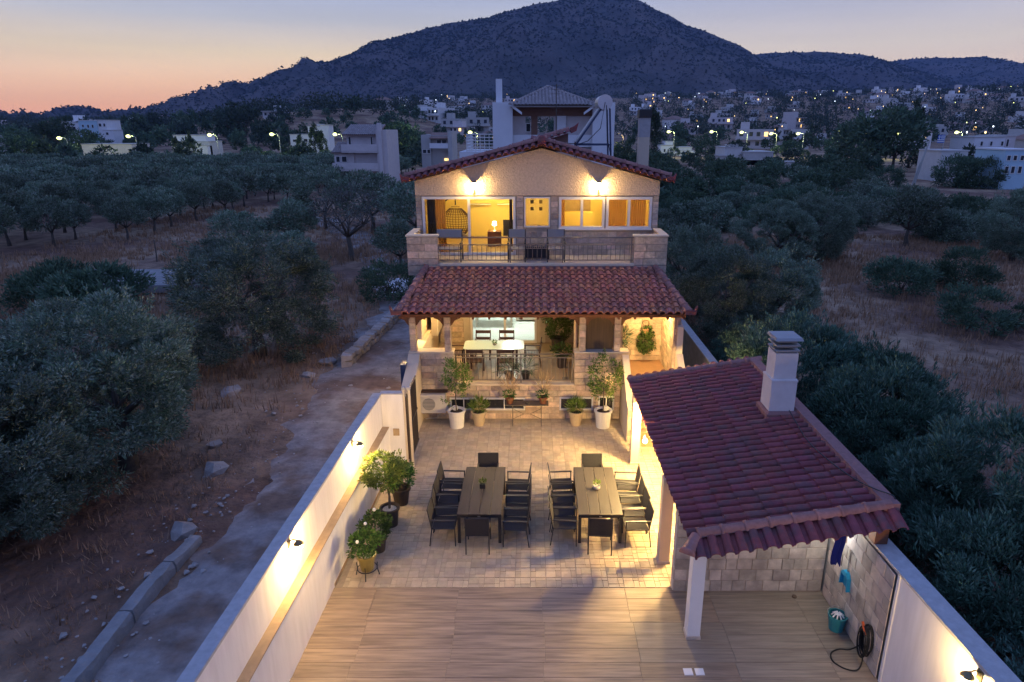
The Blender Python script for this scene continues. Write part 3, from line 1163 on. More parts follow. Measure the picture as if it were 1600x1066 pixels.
b.build('skirting', M['ledge'], lw)
b = MB().box(-3.72, -3.56, 16.375, 16.399, .95, 1.15, .005)
b.build('switch_box', M['ledge'], lw)

# open gate folded against the end of the wall
gt = thing('metal_gate', 'narrow dark metal gate standing open beside the lit end of the white wall', 'gate', (-3.34, 16.75, 0))
for dx, w in ((-.05, .05), (.09, .06)):
    q = MB().box(dx - w / 2, dx + w / 2, -.34, -.28, 0, 2.25).build('gate_post', M['cream'], gt)
    MB().box(dx - w * .7, dx + w * .7, -.36, -.26, 2.255, 2.33, .01).build('post_cap', M['coping'], q)
for k in range(9):
    MB().box(.005, .035, -.28 + k * .16, -.265 + k * .16, .1, 2.1).build('bar', M['iron'], gt)
for z in (.12, 1.1, 2.08):
    MB().box(0, .04, -.28, 1.1, z, z + .04).build('rail', M['iron'], gt)
MB().box(-.03, .0, -.28, 1.1, .2, 2.0).build('gate_sheet', M['darkwood'], gt)

rw = thing('boundary_wall', 'right boundary wall, tiled below the shelter and white plastered towards the lamp', 'wall', (0, 0, 0))
b = MB()
ywall(b, right_x, lambda y: right_x(y) + .22, 3.5, 17.6, -.2, 2.10)
b.build('wall_body', M['conc'], rw)
b = MB()
ywall(b, lambda y: right_x(y) - .03, lambda y: right_x(y), 3.5, 8.93, -.2, 2.10)
b.build('plaster_panel', M['plaster'], rw)
b = MB()
ywall(b, lambda y: right_x(y) - .06, lambda y: right_x(y) + .27, 3.5, 10.4, 2.103, 2.15, 5)
b.build('coping', M['coping'], rw)
b = MB()
ywall(b, lambda y: right_x(y) - .05, lambda y: right_x(y) - .0, 8.932, 8.99, 0, 2.098)
b.build('edge_trim', M['white'], rw)
b = MB()
ywall(b, right_x, lambda y: right_x(y) + .2, 17.6, 33, -.2, 1.55)
b.build('rear_wall', M['conc'], rw)
b = MB()
ywall(b, lambda y: right_x(y) - .03, lambda y: right_x(y) + .24, 17.6, 33, 1.553, 1.60)
b.build('rear_coping', M['coping'], rw)


def frustum(w, h, d, bv=.008):
    m = MB()
    m.add([(-w / 2, 0, -h / 2), (w / 2, 0, -h / 2), (w / 2, 0, h / 2), (-w / 2, 0, h / 2),
           (-w / 2 + bv, -d, -h / 2 + bv), (w / 2 - bv, -d, -h / 2 + bv), (w / 2 - bv, -d, h / 2 - bv), (-w / 2 + bv, -d, h / 2 - bv)],
          [(4, 5, 6, 7), (0, 1, 5, 4), (1, 2, 6, 5), (2, 3, 7, 6), (3, 0, 4, 7)])
    return m


def courses(w, h, ch, wmin, wmax, rng, holes=(), gap=.012, lead=0):
    """rectangles (u0,u1,v0,v1) of stones laid in courses on a w x h face, cut round the openings"""
    out = []
    n = max(1, round(h / ch))
    for r in range(n):
        v0, v1 = h * r / n, h * (r + 1) / n
        cuts = sorted([(a, c) for a, c, e, f in holes if e < v1 - .03 and f > v0 + .03])
        spans, u = [], 0.0
        for a, c in cuts:
            if a > u:
                spans.append((u, a))
            u = max(u, c)
        if u < w:
            spans.append((u, w))
        for a, c in spans:
            u = a
            while u < c - 1e-6:
                q = rng.uniform(wmin, wmax)
                e = u + q
                if c - e < wmin * .6:
                    e = c
                out.append((u + gap / 2, min(e, c) - gap / 2, v0 + gap / 2, v1 - gap / 2))
                u = e
    return out


def stone_mat(o, uu, nn):
    """face frame: origin o, u along the wall, n outward, v = up"""
    u, n = Vector(uu).normalized(), Vector(nn).normalized()
    v = Vector((0, 0, 1))
    m = Matrix.Identity(4)
    for k in range(3):
        m[k][0], m[k][1], m[k][2], m[k][3] = u[k], -n[k], v[k], o[k]
    return m


UNIT = frustum(1, 1, 1, .0).mesh('unit', M['stone'])


class StoneWork:
    """stones of one building: the first LIMIT become parts of their own, the rest one joined part per wall"""
    def __init__(self, name, mtl, limit=300, dmin=.012, dmax=.032, bv=.007):
        self.name, self.mtl, self.left, self.dmin, self.dmax, self.bv = name, mtl, limit, dmin, dmax, bv

    def face(self, parent, o, uu, nn, w, h, ch=.2, wmin=.25, wmax=.55, holes=(), seed=0, lead=0, stuff=False):
        rng = random.Random(seed)
        mw = stone_mat(o, uu, nn)
        rest = MB()
        for (a, c, e, f) in courses(w, h, ch, wmin, wmax, rng, holes):
            if c - a < .02:
                continue
            d = rng.uniform(self.dmin, self.dmax)
            m = frustum(c - a, f - e, d, self.bv)
            loc = Matrix.Translation(((a + c) / 2, 0, (e + f) / 2))
            if self.left > 0 and not stuff:
                self.left -= 1
                me = m.mesh(self.name, self.mtl)
                link(self.name, me, parent, mw @ loc)
            else:
                t = mw @ loc
                rest.add([t @ Vector(p) for p in m.v], m.f)
        if rest.v:
            r = rest.build(self.name + '_cladding', self.mtl, parent)
            r['kind'] = 'stuff'


rt = StoneWork('wall_tile', M['walltile'], 300, .008, .018, .004)
rt.face(rw, (right_x(11.2), 11.15, 0.02), (0, -1, 0), (-1, 0, 0), 2.15, 2.05, .256, .22, .36, seed=2)


# ------------------------------------------------------------------ roof tiles
def tile_mesh(name, L, wd, h, mtl, lip=.022, lift=.026):
    """one interlocking tile: a round roll and a flat pan, tail lifted over the row below"""
    m = MB()
    xs = [-wd * .5, -wd * .36, -wd * .30, -wd * .2, -wd * .07, wd * .07, wd * .2, wd * .30, wd * .36, wd * .52]
    def prof(x):
        q = abs(x) / (wd * .36)
        return h * sqrt(max(0, 1 - q * q)) if q < 1 else -.010
    vs = []
    for y, up in ((0, lift), (L, 0)):
        for x in xs:
            vs.append((x, y, prof(x) + up))
    for x in xs:
        vs.append((x, .004, prof(x) + lift - lip))
    n = len(xs)
    fs = [(i, i + 1, n + i + 1, n + i) for i in range(n - 1)] + [(2 * n + i, 2 * n + i + 1, i + 1, i) for i in range(n - 1)]
    m.add(vs, fs)
    return m.mesh(name, mtl)


def barrel_mesh(name, L, r0, r1, mtl, collar=True, n=8):
    """half-round ridge tile along +y with a raised collar at its front end"""
    m = MB()
    prof = [(0, r0 * 1.16), (.05, r0 * 1.16), (.052, r0), (L, r1)] if collar else [(0, r0), (L, r1)]
    vs = []
    for y, r in prof:
        for k in range(n + 1):
            t = pi * k / n
            vs.append((r * cos(t), y, r * sin(t)))
    fs = []
    for i in range(len(prof) - 1):
        for k in range(n):
            fs.append((i * (n + 1) + k, (i + 1) * (n + 1) + k, (i + 1) * (n + 1) + k + 1, i * (n + 1) + k + 1))
    fs.append(tuple(range(n + 1)))
    m.add(vs, fs)
    return m.mesh(name, mtl, True)


def frame(o, a, bb):
    """local x -> a, local y -> bb, z -> normal"""
    a, bb = Vector(a).normalized(), Vector(bb).normalized()
    n = a.cross(bb).normalized()
    a = bb.cross(n)
    m = Matrix.Identity(4)
    for k in range(3):
        m[k][0], m[k][1], m[k][2], m[k][3] = a[k], bb[k], n[k], o[k]
    return m


def lerp(a, c, t):
    return tuple(p + (q - p) * t for p, q in zip(a, c))


def run_barrels(name, me, L, p0, p1, parent, up=(0, 0, 1)):
    p0, p1 = Vector(p0), Vector(p1)
    d = (p1 - p0)
    n = max(1, int(d.length / L + .5))
    d.normalize()
    a = d.cross(Vector(up)).normalized()
    for i in range(n):
        link(name, me, parent, frame(p0 + d * (L * i), a, d))


# ------------------------------------------------------------------ barbecue shelter
sh = thing('garden_shelter', 'open garden shelter with dark red tiled roof, white posts and a plastered chimney', 'shelter', (0, 0, 0))
EX, RX, EZ, RZ = 2.66, 6.10, 2.07, 2.66
Y0, Y1 = 10.0, 17.5
for (x, y, mt, top) in ((2.90, 10.05, 'white', 1.98), (2.78, 12.25, 'cream', 2.0), (2.80, 16.65, 'cream', 2.0)):
    p = MB().box(x - .115, x + .115, y - .115, y + .115, 0.001, top, .012).build('pillar', M[mt], sh)
    MB().box(x - .13, x + .13, y - .13, y + .13, 0.002, .07, .01).build('pillar_foot', M['walltile'], p)
bw = MB().box(2.80, 5.73, 11.25, 11.45, 0.0, 2.02).build('back_wall', M['mortar'], sh)
rt.face(bw, (2.80, 11.249, 0.02), (1, 0, 0), (0, -1, 0), 2.93, 1.98, .25, .2, .36, seed=4)
rt.face(bw, (2.799, 11.45, 0.02), (0, -1, 0), (-1, 0, 0), .2, 1.98, .25, .2, .25, seed=5)
for x in (5.3, 5.5):
    f = MB()
    f.lathe([(.05, 0), (.05, .03), (.035, .05)], 10)
    f.build('downlight', M['globe'], sh, loc=(x, 10.75, 1.92))
    light('downlight_bulb', (x, 10.75, 1.86), 9, (.82, .9, 1.0), .05)
# roof slab (rafters and boarding), beams
sl = (RZ - EZ) / (RX - EX)
b = MB()
b.hexa([(EX + .1, Y0 - .25, EZ - .16), (RX - .02, Y0 - .25, RZ - .16), (RX - .02, Y1, RZ - .16), (EX + .1, Y1, EZ - .16),
        (EX + .1, Y0 - .1, EZ - .05), (RX - .02, Y0 - .1, RZ - .05), (RX - .02, Y1, RZ - .05), (EX + .1, Y1, EZ - .05)])
rf = b.build('roof', M['timber'], sh)
MB().box(2.78, 2.96, Y0 - .2, Y1 - .2, 1.84, 2.0).build('beam', M['timber'], sh)
MB().box(5.72, 5.94, Y0 - .30, Y0 - .1, 2.152, 2.50).build('beam_end', M['timber'], sh)
MB().box(5.745, 5.95, Y0 + .2, Y1, 2.105, 2.52).build('wall_plate', M['conc'], sh)
TW, TL = .231, .37
bt = tile_mesh('roof_tile', TL + .04, TW, .078, M['rooftile'])
up = Vector((RX - EX, 0, RZ - EZ)).normalized()
mats = []
for j in range(int((Y1 - Y0) / TW)):
    y = Y0 + (j + .5) * TW
    for k in range(9):
        o = Vector((EX, y, EZ)) + up * (k * TL + random.uniform(-.012, .012)) + Vector((0, random.uniform(-.004, .004), random.uniform(-.003, .003)))
        if (o.x + .2 > 5.22 and 13.85 < y < 14.7 and o.x < 6.02):
            continue
        mats.append(frame(o, (random.uniform(-.03, .03), -1, 0), up + Vector((0, random.uniform(-.02, .02), random.uniform(-.012, .012)))))
for m in mats[:300]:
    link('roof_tile', bt, rf, m)
if mats[300:]:
    joined('roof_tiles', bt, mats[300:], M['rooftile'], rf)
# ridge: mortared flat capping along the high side
b = MB()
b.hexa([(RX - .16, Y0 - .05, RZ - .02), (RX + .10, Y0 - .05, RZ - .06), (RX + .10, Y1, RZ - .06), (RX - .16, Y1, RZ - .02),
        (RX - .14, Y0 - .05, RZ + .10), (RX + .10, Y0 - .05, RZ + .11), (RX + .10, Y1, RZ + .11), (RX - .14, Y1, RZ + .10)])
b.build('ridge_capping', M['roofmortar'], rf)
# front skirt of tiles falling towards the deck, with the hip roll above it
st = tile_mesh('skirt_tile', .50, TW, .07, M['rooftile'])
for k in range(15):
    x = EX + .12 + k * TW + .05
    z = EZ + (x - EX) * sl
    link('skirt_tile', st, rf, frame((x, Y0 - .42, z - .16), up, (0, .42, .155)))
hb = barrel_mesh('hip_tile', .46, .105, .10, M['hiptile'])
run_barrels('hip_tile', hb, .405, (EX + .18, Y0 + .03, EZ + .05), (RX + .1, Y0 + .03, RZ + .06), rf)
link('hip_tile', barrel_mesh('hip_tile', .42, .12, .10, M['hiptile']), rf, frame((EX - .07, Y0 - .33, EZ - .10), (1, -.7, 0), (.5, .72, .30)))
# back skirt
for k in range(15):
    x = EX + .12 + k * TW
    z = EZ + (x - EX) * sl
    link('skirt_tile', st, rf, frame((x, Y1 + .36, z - .05), -up, (0, -.42, .06)))
run_barrels('hip_tile', hb, .405, (EX + .0, Y1 - .02, EZ + .03), (RX, Y1 - .02, RZ + .03), rf)
# chimney
cx, cy = 5.62, 14.28
ch = MB().box(cx - .285, cx + .285, cy - .285, cy + .285, 2.45, 3.45).build('chimney', M['render'], sh)
MB().box(cx - .36, cx + .36, cy - .40, cy + .36, 2.40, 2.70, .04).build('chimney_collar', M['roofmortar'], ch)
MB().box(cx - .25, cx + .25, cy - .25, cy + .25, 3.451, 4.06).build('chimney_shaft', M['render'], ch)
MB().box(cx - .295, cx + .295, cy - .295, cy + .295, 3.40, 3.452, .01).build('chimney_band', M['render'], ch)
for z, s in ((4.06, .22), (4.10, .27), (4.18, .22), (4.22, .27), (4.29, .21)):
    MB().box(cx - s, cx + s, cy - s, cy + s, z, z + (.075 if s < .25 else .04), .008).build('vent_slab', M['greyplastic'] if s < .25 else M['grey'], ch)
b = MB()
b.hexa([(cx - .31, cy - .31, 4.36), (cx + .31, cy - .31, 4.36), (cx + .31, cy + .31, 4.36), (cx - .31, cy + .31, 4.36),
        (cx - .28, cy - .28, 4.42), (cx + .28, cy - .28, 4.42), (cx + .28, cy + .28, 4.42), (cx - .28, cy + .28, 4.42)])
b.build('chimney_cap', M['grey'], ch)
cab = MB().tube(smooth([(5.72, 13.8, 2.80), (5.70, 13.2, 2.71), (5.62, 12.4, 2.71), (5.7, 11.5, 2.72), (5.85, 10.8, 2.74), (6.0, 10.35, 2.80), (6.17, 10.12, 2.80), (6.22, 10.05, 2.55)]), .012, 5)
tag(cab.build('cable', M['black'], smooth=True), 'thin cable trailing across the shelter tiles from the chimney', 'cable')

# ------------------------------------------------------------------ the stone house
hs = thing('stone_house', 'two storey stone house with lit gable, terrace and tiled veranda roof', 'house', (0, 0, 0))
st_ = StoneWork('stone', M['stone'], 300)
FY = 19.6          # plinth front
BY = 21.62         # terrace edge
UY = 23.2          # upper wall
GY = 23.9          # veranda back wall
VZ = 1.16          # veranda floor
# plinth / veranda parapet with basement windows
fw = hs
b = MB()
bw_holes = [(.85, 1.72, .30, .72), (1.90, 3.22, .30, .72), (4.30, 5.36, .30, .74), (5.52, 6.02, .30, .78)]
b.box(-3.45, 2.75, FY + .16, FY + .35, -.1, VZ - .10)
b.box(-3.45, 2.75, FY, FY + .16, -.1, .30)
b.box(-3.45, 2.75, FY, FY + .16, .78, VZ - .02)
xs = [0] + [q for a in bw_holes for q in a[:2]] + [6.2]
for i in range(0, len(xs), 2):
    b.box(-3.45 + xs[i], -3.45 + xs[i + 1], FY, FY + .16, .30, .78)
for a, c, e, f in bw_holes:
    if f < .78:
        b.box(-3.45 + a, -3.45 + c, FY, FY + .16, f, .78)
b.box(-3.45, -2.44, FY, FY + .35, VZ - .02, 2.20)
b.box(1.30, 2.75, FY, FY + .35, VZ - .02, 2.20)
plinth = b.build('plinth_wall', M['mortar'], hs)
st_.face(plinth, (-3.45, FY, .0), (1, 0, 0), (0, -1, 0), 6.2, 1.15, .19, .26, .6, holes=bw_holes, seed=11)
st_.face(plinth, (-3.45, FY, VZ), (1, 0, 0), (0, -1, 0), 1.01, 1.04, .19, .26, .6, seed=12)
st_.face(plinth, (1.30, FY, VZ), (1, 0, 0), (0, -1, 0), 1.45, 1.04, .19, .26, .6, seed=13)
for x0, x1, y1 in ((-3.80, -2.42, FY + .38), (1.28, 2.98, FY + .38)):
    MB().box(x0, x1, FY - .05, y1, 2.203, 2.245, .008).build('parapet_coping', M['cream'], plinth)
MB().box(-2.44, 1.30, FY - .05, FY + .3, VZ - .02, VZ + .018, .006).build('parapet_coping', M['cream'], plinth)
for a, c, e, f in bw_holes:
    x0, x1 = -3.45 + a, -3.45 + c
    b = MB()
    t = .05
    b.box(x0, x1, FY - .035, FY + .05, e, e + t)
    b.box(x0, x1, FY - .035, FY + .05, f - t, f)
    b.box(x0, x0 + t, FY - .035, FY + .05, e + t, f - t)
    b.box(x1 - t, x1, FY - .035, FY + .05, e + t, f - t)
    m = (x0 + x1) / 2
    b.box(m - .015, m + .015, FY - .02, FY + .04, e + t, f - t)
    w = b.build('window_frame', M['pvc'], plinth)
    MB().box(x0 + t, x1 - t, FY + .03, FY + .045, e + t, f - t).build('window_pane', M['blackglass'], hs)
# left flank wall, stepping down towards the gate
b = MB()
b.prism([(18.1, -.1), (18.1, 1.62), (18.55, 1.78), (19.2, 2.0), (19.45, 2.2), (23.6, 2.2), (23.6, -.1)], 'x', -3.80, -3.453)
fl = b.build('flank_wall', M['cream'], hs)
MB().box(-3.80, -3.62, 21.0, 23.6, 2.202, 4.2).build('flank_pier', M['cream'], hs)
bx = MB().box(-3.95, -3.80, 18.9, 19.3, 1.35, 2.05, .01)
tag(bx.build('meter_cabinet', M['bluebox']), 'dark blue metal cabinet fixed outside the left flank of the stone house', 'cabinet')
# veranda floor and landing
b = MB().box(-3.45, 2.75, FY + .30, GY + .1, VZ - .12, VZ)
b.build('veranda_floor', M['verfloor'], hs)
b = MB()
b.box(2.96, 4.42, 19.3, 22.0, VZ - .6, VZ)
for k in range(6):
    b.box(2.96, 4.42, 19.3 - (k + 1) * .28, 19.3 - k * .28, -.1, VZ - (k + 1) * .166)
b.build('stair', M['terracotta'], hs)
b = MB()
b.prism([(17.85, -.05), (17.85, 1.08), (18.2, 1.2), (19.5, 2.18), (19.5, -.05)], 'x', 2.752, 2.955)
sw = b.build('stair_wall', M['cream'], hs)
st_.face(sw, (2.752, 17.85, 0.02), (1, 0, 0), (0, -1, 0), .2, 1.02, .2, .2, .25, seed=14)
b = MB()
b.prism([(19.48, -.05), (19.48, 2.2), (17.9, 1.05), (17.9, -.05)][::-1], 'x', 4.40, 4.60)
b.prism([(22.1, -.05), (22.1, 3.55), (19.5, 3.05), (19.5, -.05)][::-1], 'x', 4.40, 4.58)
rwl = b.build('side_wall', M['cream'], hs)
st_.face(rwl, (4.399, 22.05, VZ), (0, -1, 0), (-1, 0, 0), 2.5, 2.1, .19, .3, .6, seed=15)
b = MB().box(2.76, 4.58, 21.92, 22.1, VZ - .1, 4.0)
rcw = b.build('recess_wall', M['mortar'], hs)
st_.face(rcw, (2.95, 21.92, VZ), (1, 0, 0), (0, -1, 0), 1.45, 2.4, .19, .3, .6, seed=16)
b = MB().box(2.62, 2.82, 20.1, 23.8, VZ, 3.9)
b.build('partition_wall', M['mortar'], hs)
# veranda columns with stone facing, beam and brackets
for x, z0 in ((-3.66, 2.2), (-2.60, 2.245), (1.53, 2.245), (2.60, 2.245), (4.42, 1.2)):
    p = MB().box(x - .10, x + .10, FY + .04, FY + .25, z0, 3.34).build('column', M['mortar'], hs)
    st_.face(p, (x - .10, FY + .04, z0), (1, 0, 0), (0, -1, 0), .20, 3.34 - z0, .2, .2, .3, seed=int(x * 10))
    if x > 4:
        continue
    for s in (-1, 1):
        if (x < -3 and s < 0) or (x > 2 and s > 0):
            pass
        q = [(x + s * .10, 3.34), (x + s * .42, 3.34), (x + s * .40, 3.28), (x + s * .24, 3.22), (x + s * .15, 3.08), (x + s * .10, 3.04)]
        MB().prism(q if s < 0 else q[::-1], 'y', FY + .09, FY + .2).build('bracket', M['timber'], hs)
MB().box(-3.95, 4.62, FY + .02, FY + .24, 3.34, 3.50, .01).build('beam', M['timber'], hs)
# blind between the right hand columns
MB().box(1.66, 2.48, FY + .24, FY + .26, 2.25, 3.34).build('blind', M['greycurtain'], hs)
MB().box(1.36, 1.40, FY + .5, FY + 1.6, VZ, 3.4).build('partition_wall', M['stone'], hs)
# veranda back wall with the sliding door
DX0, DX1 = -2.30, .16
b = MB()
b.box(-3.45, DX0, GY, GY + .2, VZ, 4.1)
b.box(DX1, 2.62, GY, GY + .2, VZ, 4.1)
b.box(DX0, DX1, GY, GY + .2, 3.45, 4.1)
bkw = b.build('back_wall', M['mortar'], hs)
st_.face(bkw, (-3.45, GY, VZ), (1, 0, 0), (0, -1, 0), -2.38 + 3.45, 2.3, .2, .3, .6, seed=18, stuff=True)
b = MB().box(-3.453, -3.25, 22.0, 23.9, 2.0, 4.0)
b.build('side_wall', M['cream'], hs)


def frame_rect(b, x0, x1, y, z0, z1, t, d=.06, mull=()):
    b.box(x0, x1, y - d, y, z0, z0 + t)
    b.box(x0, x1, y - d, y, z1 - t, z1)
    b.box(x0, x0 + t, y - d, y, z0 + t, z1 - t)
    b.box(x1 - t, x1, y - d, y, z0 + t, z1 - t)
    for m in mull:
        b.box(m - t * .5, m + t * .5, y - d + .004, y - .004, z0 + t, z1 - t)


b = MB()
frame_rect(b, DX0, DX1, GY + .08, VZ, 3.45, .085, .12, (-1.02,))
dr = b.build('sliding_door', M['pvc'], hs)
for a, c in ((DX0 + .086, -1.065), (-.975, DX1 - .086)):
    MB().box(a, c, GY + .02, GY + .03, VZ + .086, 3.36).build('pane', M['glass'], dr)
for x0, x1 in ((.20, .34), (.36, .46), (-2.52, -2.34)):
    b = MB()
    for k in range(5):
        xx = x0 + (x1 - x0) * k / 4
        b.box(xx - .02, xx + .02, GY - .06 - .02 * (k % 2), GY - .02 - .02 * (k % 2), VZ + .02, 3.4)
    b.build('curtain', M['sofa'], hs)
# living room behind
b = MB()
b.box(-3.4, 2.6, GY + .2, 29.2, VZ - .1, VZ - .004)
rmf = b.build('room_floor', M['roomfloor'], hs)
b = MB()
b.box(-3.4, 2.6, 29.2, 29.3, VZ, 4.0)
b.box(-3.5, -3.4, GY + .2, 29.2, VZ, 4.0)
b.box(2.6, 2.7, GY + .2, 29.2, VZ, 4.0)
b.box(-3.5, 2.7, GY + .0, 29.3, 4.0, 4.1)
b.build('room_wall', M['room'], hs)
light('room_light', (-.9, 26.0, 3.75), 300, (.93, 1.0, .90), .25)
t = thing('white_desk', 'pale desk on legs seen through the sliding door', 'desk', (-1.55, 26.3, VZ))
MB().box(-.75, .75, -.4, .4, .70, .76, .008).build('desk_top', M['white'], t)
MB().box(-.7, .7, -.36, -.33, .40, .70).build('front_panel', M['sofa'], t)
for sx in (-.7, .7):
    for sy in (-.35, .35):
        MB().box(sx - .03, sx + .03, sy - .03, sy + .03, 0, .70).build('leg', M['white'], t)
t = thing('sofa', 'low beige sofa inside the lit ground floor room', 'sofa', (.35, 27.2, VZ))
MB().box(-.9, .9, -.45, .45, .08, .42, .05).build('seat', M['sofa'], t)
MB().box(-.9, .9, .25, .5, .425, .85, .05).build('backrest', M['sofa'], t)
for s in (-1, 1):
    MB().box(s * .93 - .12, s * .93 + .12, -.45, .5, .05, .62, .04).build('armrest', M['sofa'], t)
# veranda lights
for x, y, p in ((-1.0, 20.3, 95), (-2.9, 21.8, 110), (3.65, 20.7, 200)):
    t = thing('ceiling_lamp', {-1.0: 'lamp under the veranda roof above the glass table', -2.9: 'lamp under the veranda roof at its left end', 3.65: 'lamp under the veranda roof above the stair landing'}[x], 'lamp', (x, y, 3.62))
    MB().lathe([(.09, .0), (.09, .04), (.02, .06), (.02, .16)], 12).build('mount', M['white'], t)
    MB().ball((0, 0, -.05), .06, 10, 6).build('bulb', M['globe'], t, smooth=True)
    light('ceiling_bulb', (x, y, 3.45), p, WARM2, .08)

# veranda roof
EY, EZ2, TY, TZ = 19.0, 3.60, 21.60, 4.44
upv = Vector((0, TY - EY, TZ - EZ2))
SLEN = upv.length
upv.normalize()
XL0, XR0, XL1, XR1 = -3.98, 4.62, -3.48, 4.02
b = MB()
b.hexa([(XL0 + .1, EY + .1, EZ2 - .13), (XR0 - .1, EY + .1, EZ2 - .13), (XR1, TY, TZ - .13), (XL1, TY, TZ - .13),
        (XL0 + .1, EY + .05, EZ2 - .03), (XR0 - .1, EY + .05, EZ2 - .03), (XR1, TY, TZ - .03), (XL1, TY, TZ - .03)])
b.hexa([(XL0 - .1, TY, EZ2 - .1), (XL0, EY + .1, EZ2 - .1), (XL1, TY, TZ - .13), (XL1, TY, TZ - .13), (XL0 - .1, TY, EZ2 - .03), (XL0, EY + .1, EZ2 - .03), (XL1, TY, TZ - .04), (XL1, TY + .01, TZ - .04)])
b.hexa([(XR0, EY + .1, EZ2 - .1), (XR0 + .1, TY, EZ2 - .1), (XR1, TY + .01, TZ - .13), (XR1, TY, TZ - .13), (XR0, EY + .1, EZ2 - .03), (XR0 + .1, TY, EZ2 - .03), (XR1, TY + .01, TZ - .04), (XR1, TY, TZ - .04)])
pr = b.build('veranda_roof', M['timber'], hs)
PTW = .229
NR = 10
ex = SLEN / NR
pt = tile_mesh('roof_tile', ex + .045, PTW, .066, M['porchtile'], lift=.042, lip=.036)
mats = []
for r in range(NR):
    t = r / NR
    x0, x1 = XL0 + (XL1 - XL0) * t, XR0 + (XR1 - XR0) * t
    k0 = int(math.ceil((x0 + .11 - XL0) / PTW))
    x = XL0 + k0 * PTW
    while x < x1 - .08:
        o = Vector((x + random.uniform(-.005, .005), EY, EZ2)) + upv * (r * ex + random.uniform(-.01, .01)) + Vector((0, 0, random.uniform(-.003, .003)))
        mats.append(frame(o, (1, random.uniform(-.02, .02), random.uniform(-.02, .02)), upv + Vector((random.uniform(-.025, .025), 0, random.uniform(-.01, .01)))))
        x += PTW
for m in mats[:300]:
    link('roof_tile', pt, pr, m)
joined('roof_tiles', pt, mats[300:], M['porchtile'], pr)
# hipped ends
ht2 = tile_mesh('side_tile', 1.0, PTW, .06, M['porchtile'])
for side in (-1, 1):
    xe = XL0 - .10 if side < 0 else XR0 + .10
    xt = XL1 if side < 0 else XR1
    for k in range(11):
        y = EY + .22 + k * PTW
        if y > TY + .05:
            break
        f = (y - EY) / (TY - EY)
        hx = (XL0 + (XL1 - XL0) * f) if side < 0 else (XR0 + (XR1 - XR0) * f)
        hz = EZ2 + (TZ - EZ2) * f
        bb = Vector((hx - xe, 0, hz - EZ2 + .02))
        a = Vector((0, 1, 0)) if side > 0 else Vector((0, -1, 0))
        m = frame((xe, y, EZ2 - .02), a, bb) @ Matrix.Diagonal((1, bb.length + .02, 1, 1))
        link('side_tile', ht2, pr, m)
hb2 = barrel_mesh('hip_tile', .40, .115, .095, M['hiptile'], n=7)
run_barrels('hip_tile', hb2, .335, (XL0 + .02, EY + .05, EZ2 + .03), (XL1 + .03, TY, TZ + .05), pr)
run_barrels('hip_tile', hb2, .335, (XR0 - .02, EY + .05, EZ2 + .03), (XR1 - .03, TY, TZ + .05), pr)
for x, s in ((XL0 - .06, -1), (XR0 + .06, 1)):
    b = MB()
    b.prism([(x - s * .22, EZ2 - .02), (x + s * .10, EZ2 - .02), (x + s * .15, EZ2 + .24), (x + s * .06, EZ2 + .09), (x - s * .2, EZ2 + .12)][::s], 'y', EY - .03, EY + .12)
    b.build('corner_ornament', M['rooftile'], pr)
b = MB()
b.box(XL1 - .05, XR1 + .05, TY - .03, TY + .10, TZ - .06, TZ + .055, .02)
b.build('top_mortar', M['roofmortar'], pr)
b = MB()
for k in range(18):
    x = XL0 + .3 + k * .48
    b.box(x - .03, x + .03, EY + .12, FY + .1, EZ2 - .20, EZ2 - .13)
b.build('rafter_ends', M['timber'], pr)

# ---- upper floor
UX0, UX1, APX, EVZ, APZ = -3.97, 4.29, .31, 7.10, 8.16
TFZ = 4.58   # terrace floor
b = MB().box(-3.95, 4.28, BY, UY, 4.36, TFZ)
b.build('terrace_slab', M['balcfloor'], hs)
MB().box(-3.0, 3.30, BY - .05, BY + .10, TFZ - .06, TFZ + .02, .006).build('terrace_edge', M['cream'], hs)
for x0, x1, s in ((-4.06, -3.06, -1), (3.28, 4.36, 1)):
    b = MB()
    b.box(x0, x1, BY, BY + .22, 4.2, 5.47)
    xs0, xs1 = (x0, x0 + .2) if s < 0 else (x1 - .2, x1)
    b.box(xs0, xs1, BY + .22, UY, 4.2, 5.47)
    tp = b.build('terrace_parapet', M['mortar'], hs)
    st_.face(tp, (x0, BY, 4.3), (1, 0, 0), (0, -1, 0), x1 - x0, 1.16, .235, .3, .6, seed=21 + s, stuff=st_.left < 30)
    b = MB()
    b.box(x0 - .03, x1 + .03, BY - .04, BY + .25, 5.472, 5.515, .006)
    b.box(xs0 - .03, xs1 + .03, BY + .25, UY - .03, 5.472, 5.515)
    b.build('parapet_coping', M['cream'], tp)
# window openings in the upper wall: x0,x1,z0,z1
WIN = [(-3.75, -.58, TFZ + .02, 6.58), (-.28, .60, 5.55, 6.57), (.90, 2.46, 5.50, 6.57), (2.51, 4.06, 5.50, 6.57)]
b = MB()
cols = sorted({UX0, UX1} | {q for w in WIN for q in w[:2]})
for a, c in zip(cols, cols[1:]):
    m = (a + c) / 2
    zs = TFZ - .2
    for w in WIN:
        if w[0] < m < w[1]:
            if w[2] > zs + .21:
                b.box(a, c, UY, UY + .2, zs, w[2])
            zs = w[3]
    b.box(a, c, UY, UY + .2, zs, 6.62)
uw = b.build('upper_wall', M['mortar'], hs)
uholes = [(w[0] - UX0 - .03, w[1] - UX0 + .03, w[2] - TFZ - .03, w[3] - TFZ + .03) for w in WIN]
st_.face(uw, (UX0, UY, TFZ), (1, 0, 0), (0, -1, 0), UX1 - UX0, 6.62 - TFZ, .205, .3, .6, holes=uholes, seed=31)
b = MB()
b.prism([(UX0, 6.622), (UX1, 6.622), (UX1, EVZ), (APX, APZ), (UX0, EVZ)][::-1], 'y', UY - .045, UY + .2)
b.build('gable', M['stucco'], hs)
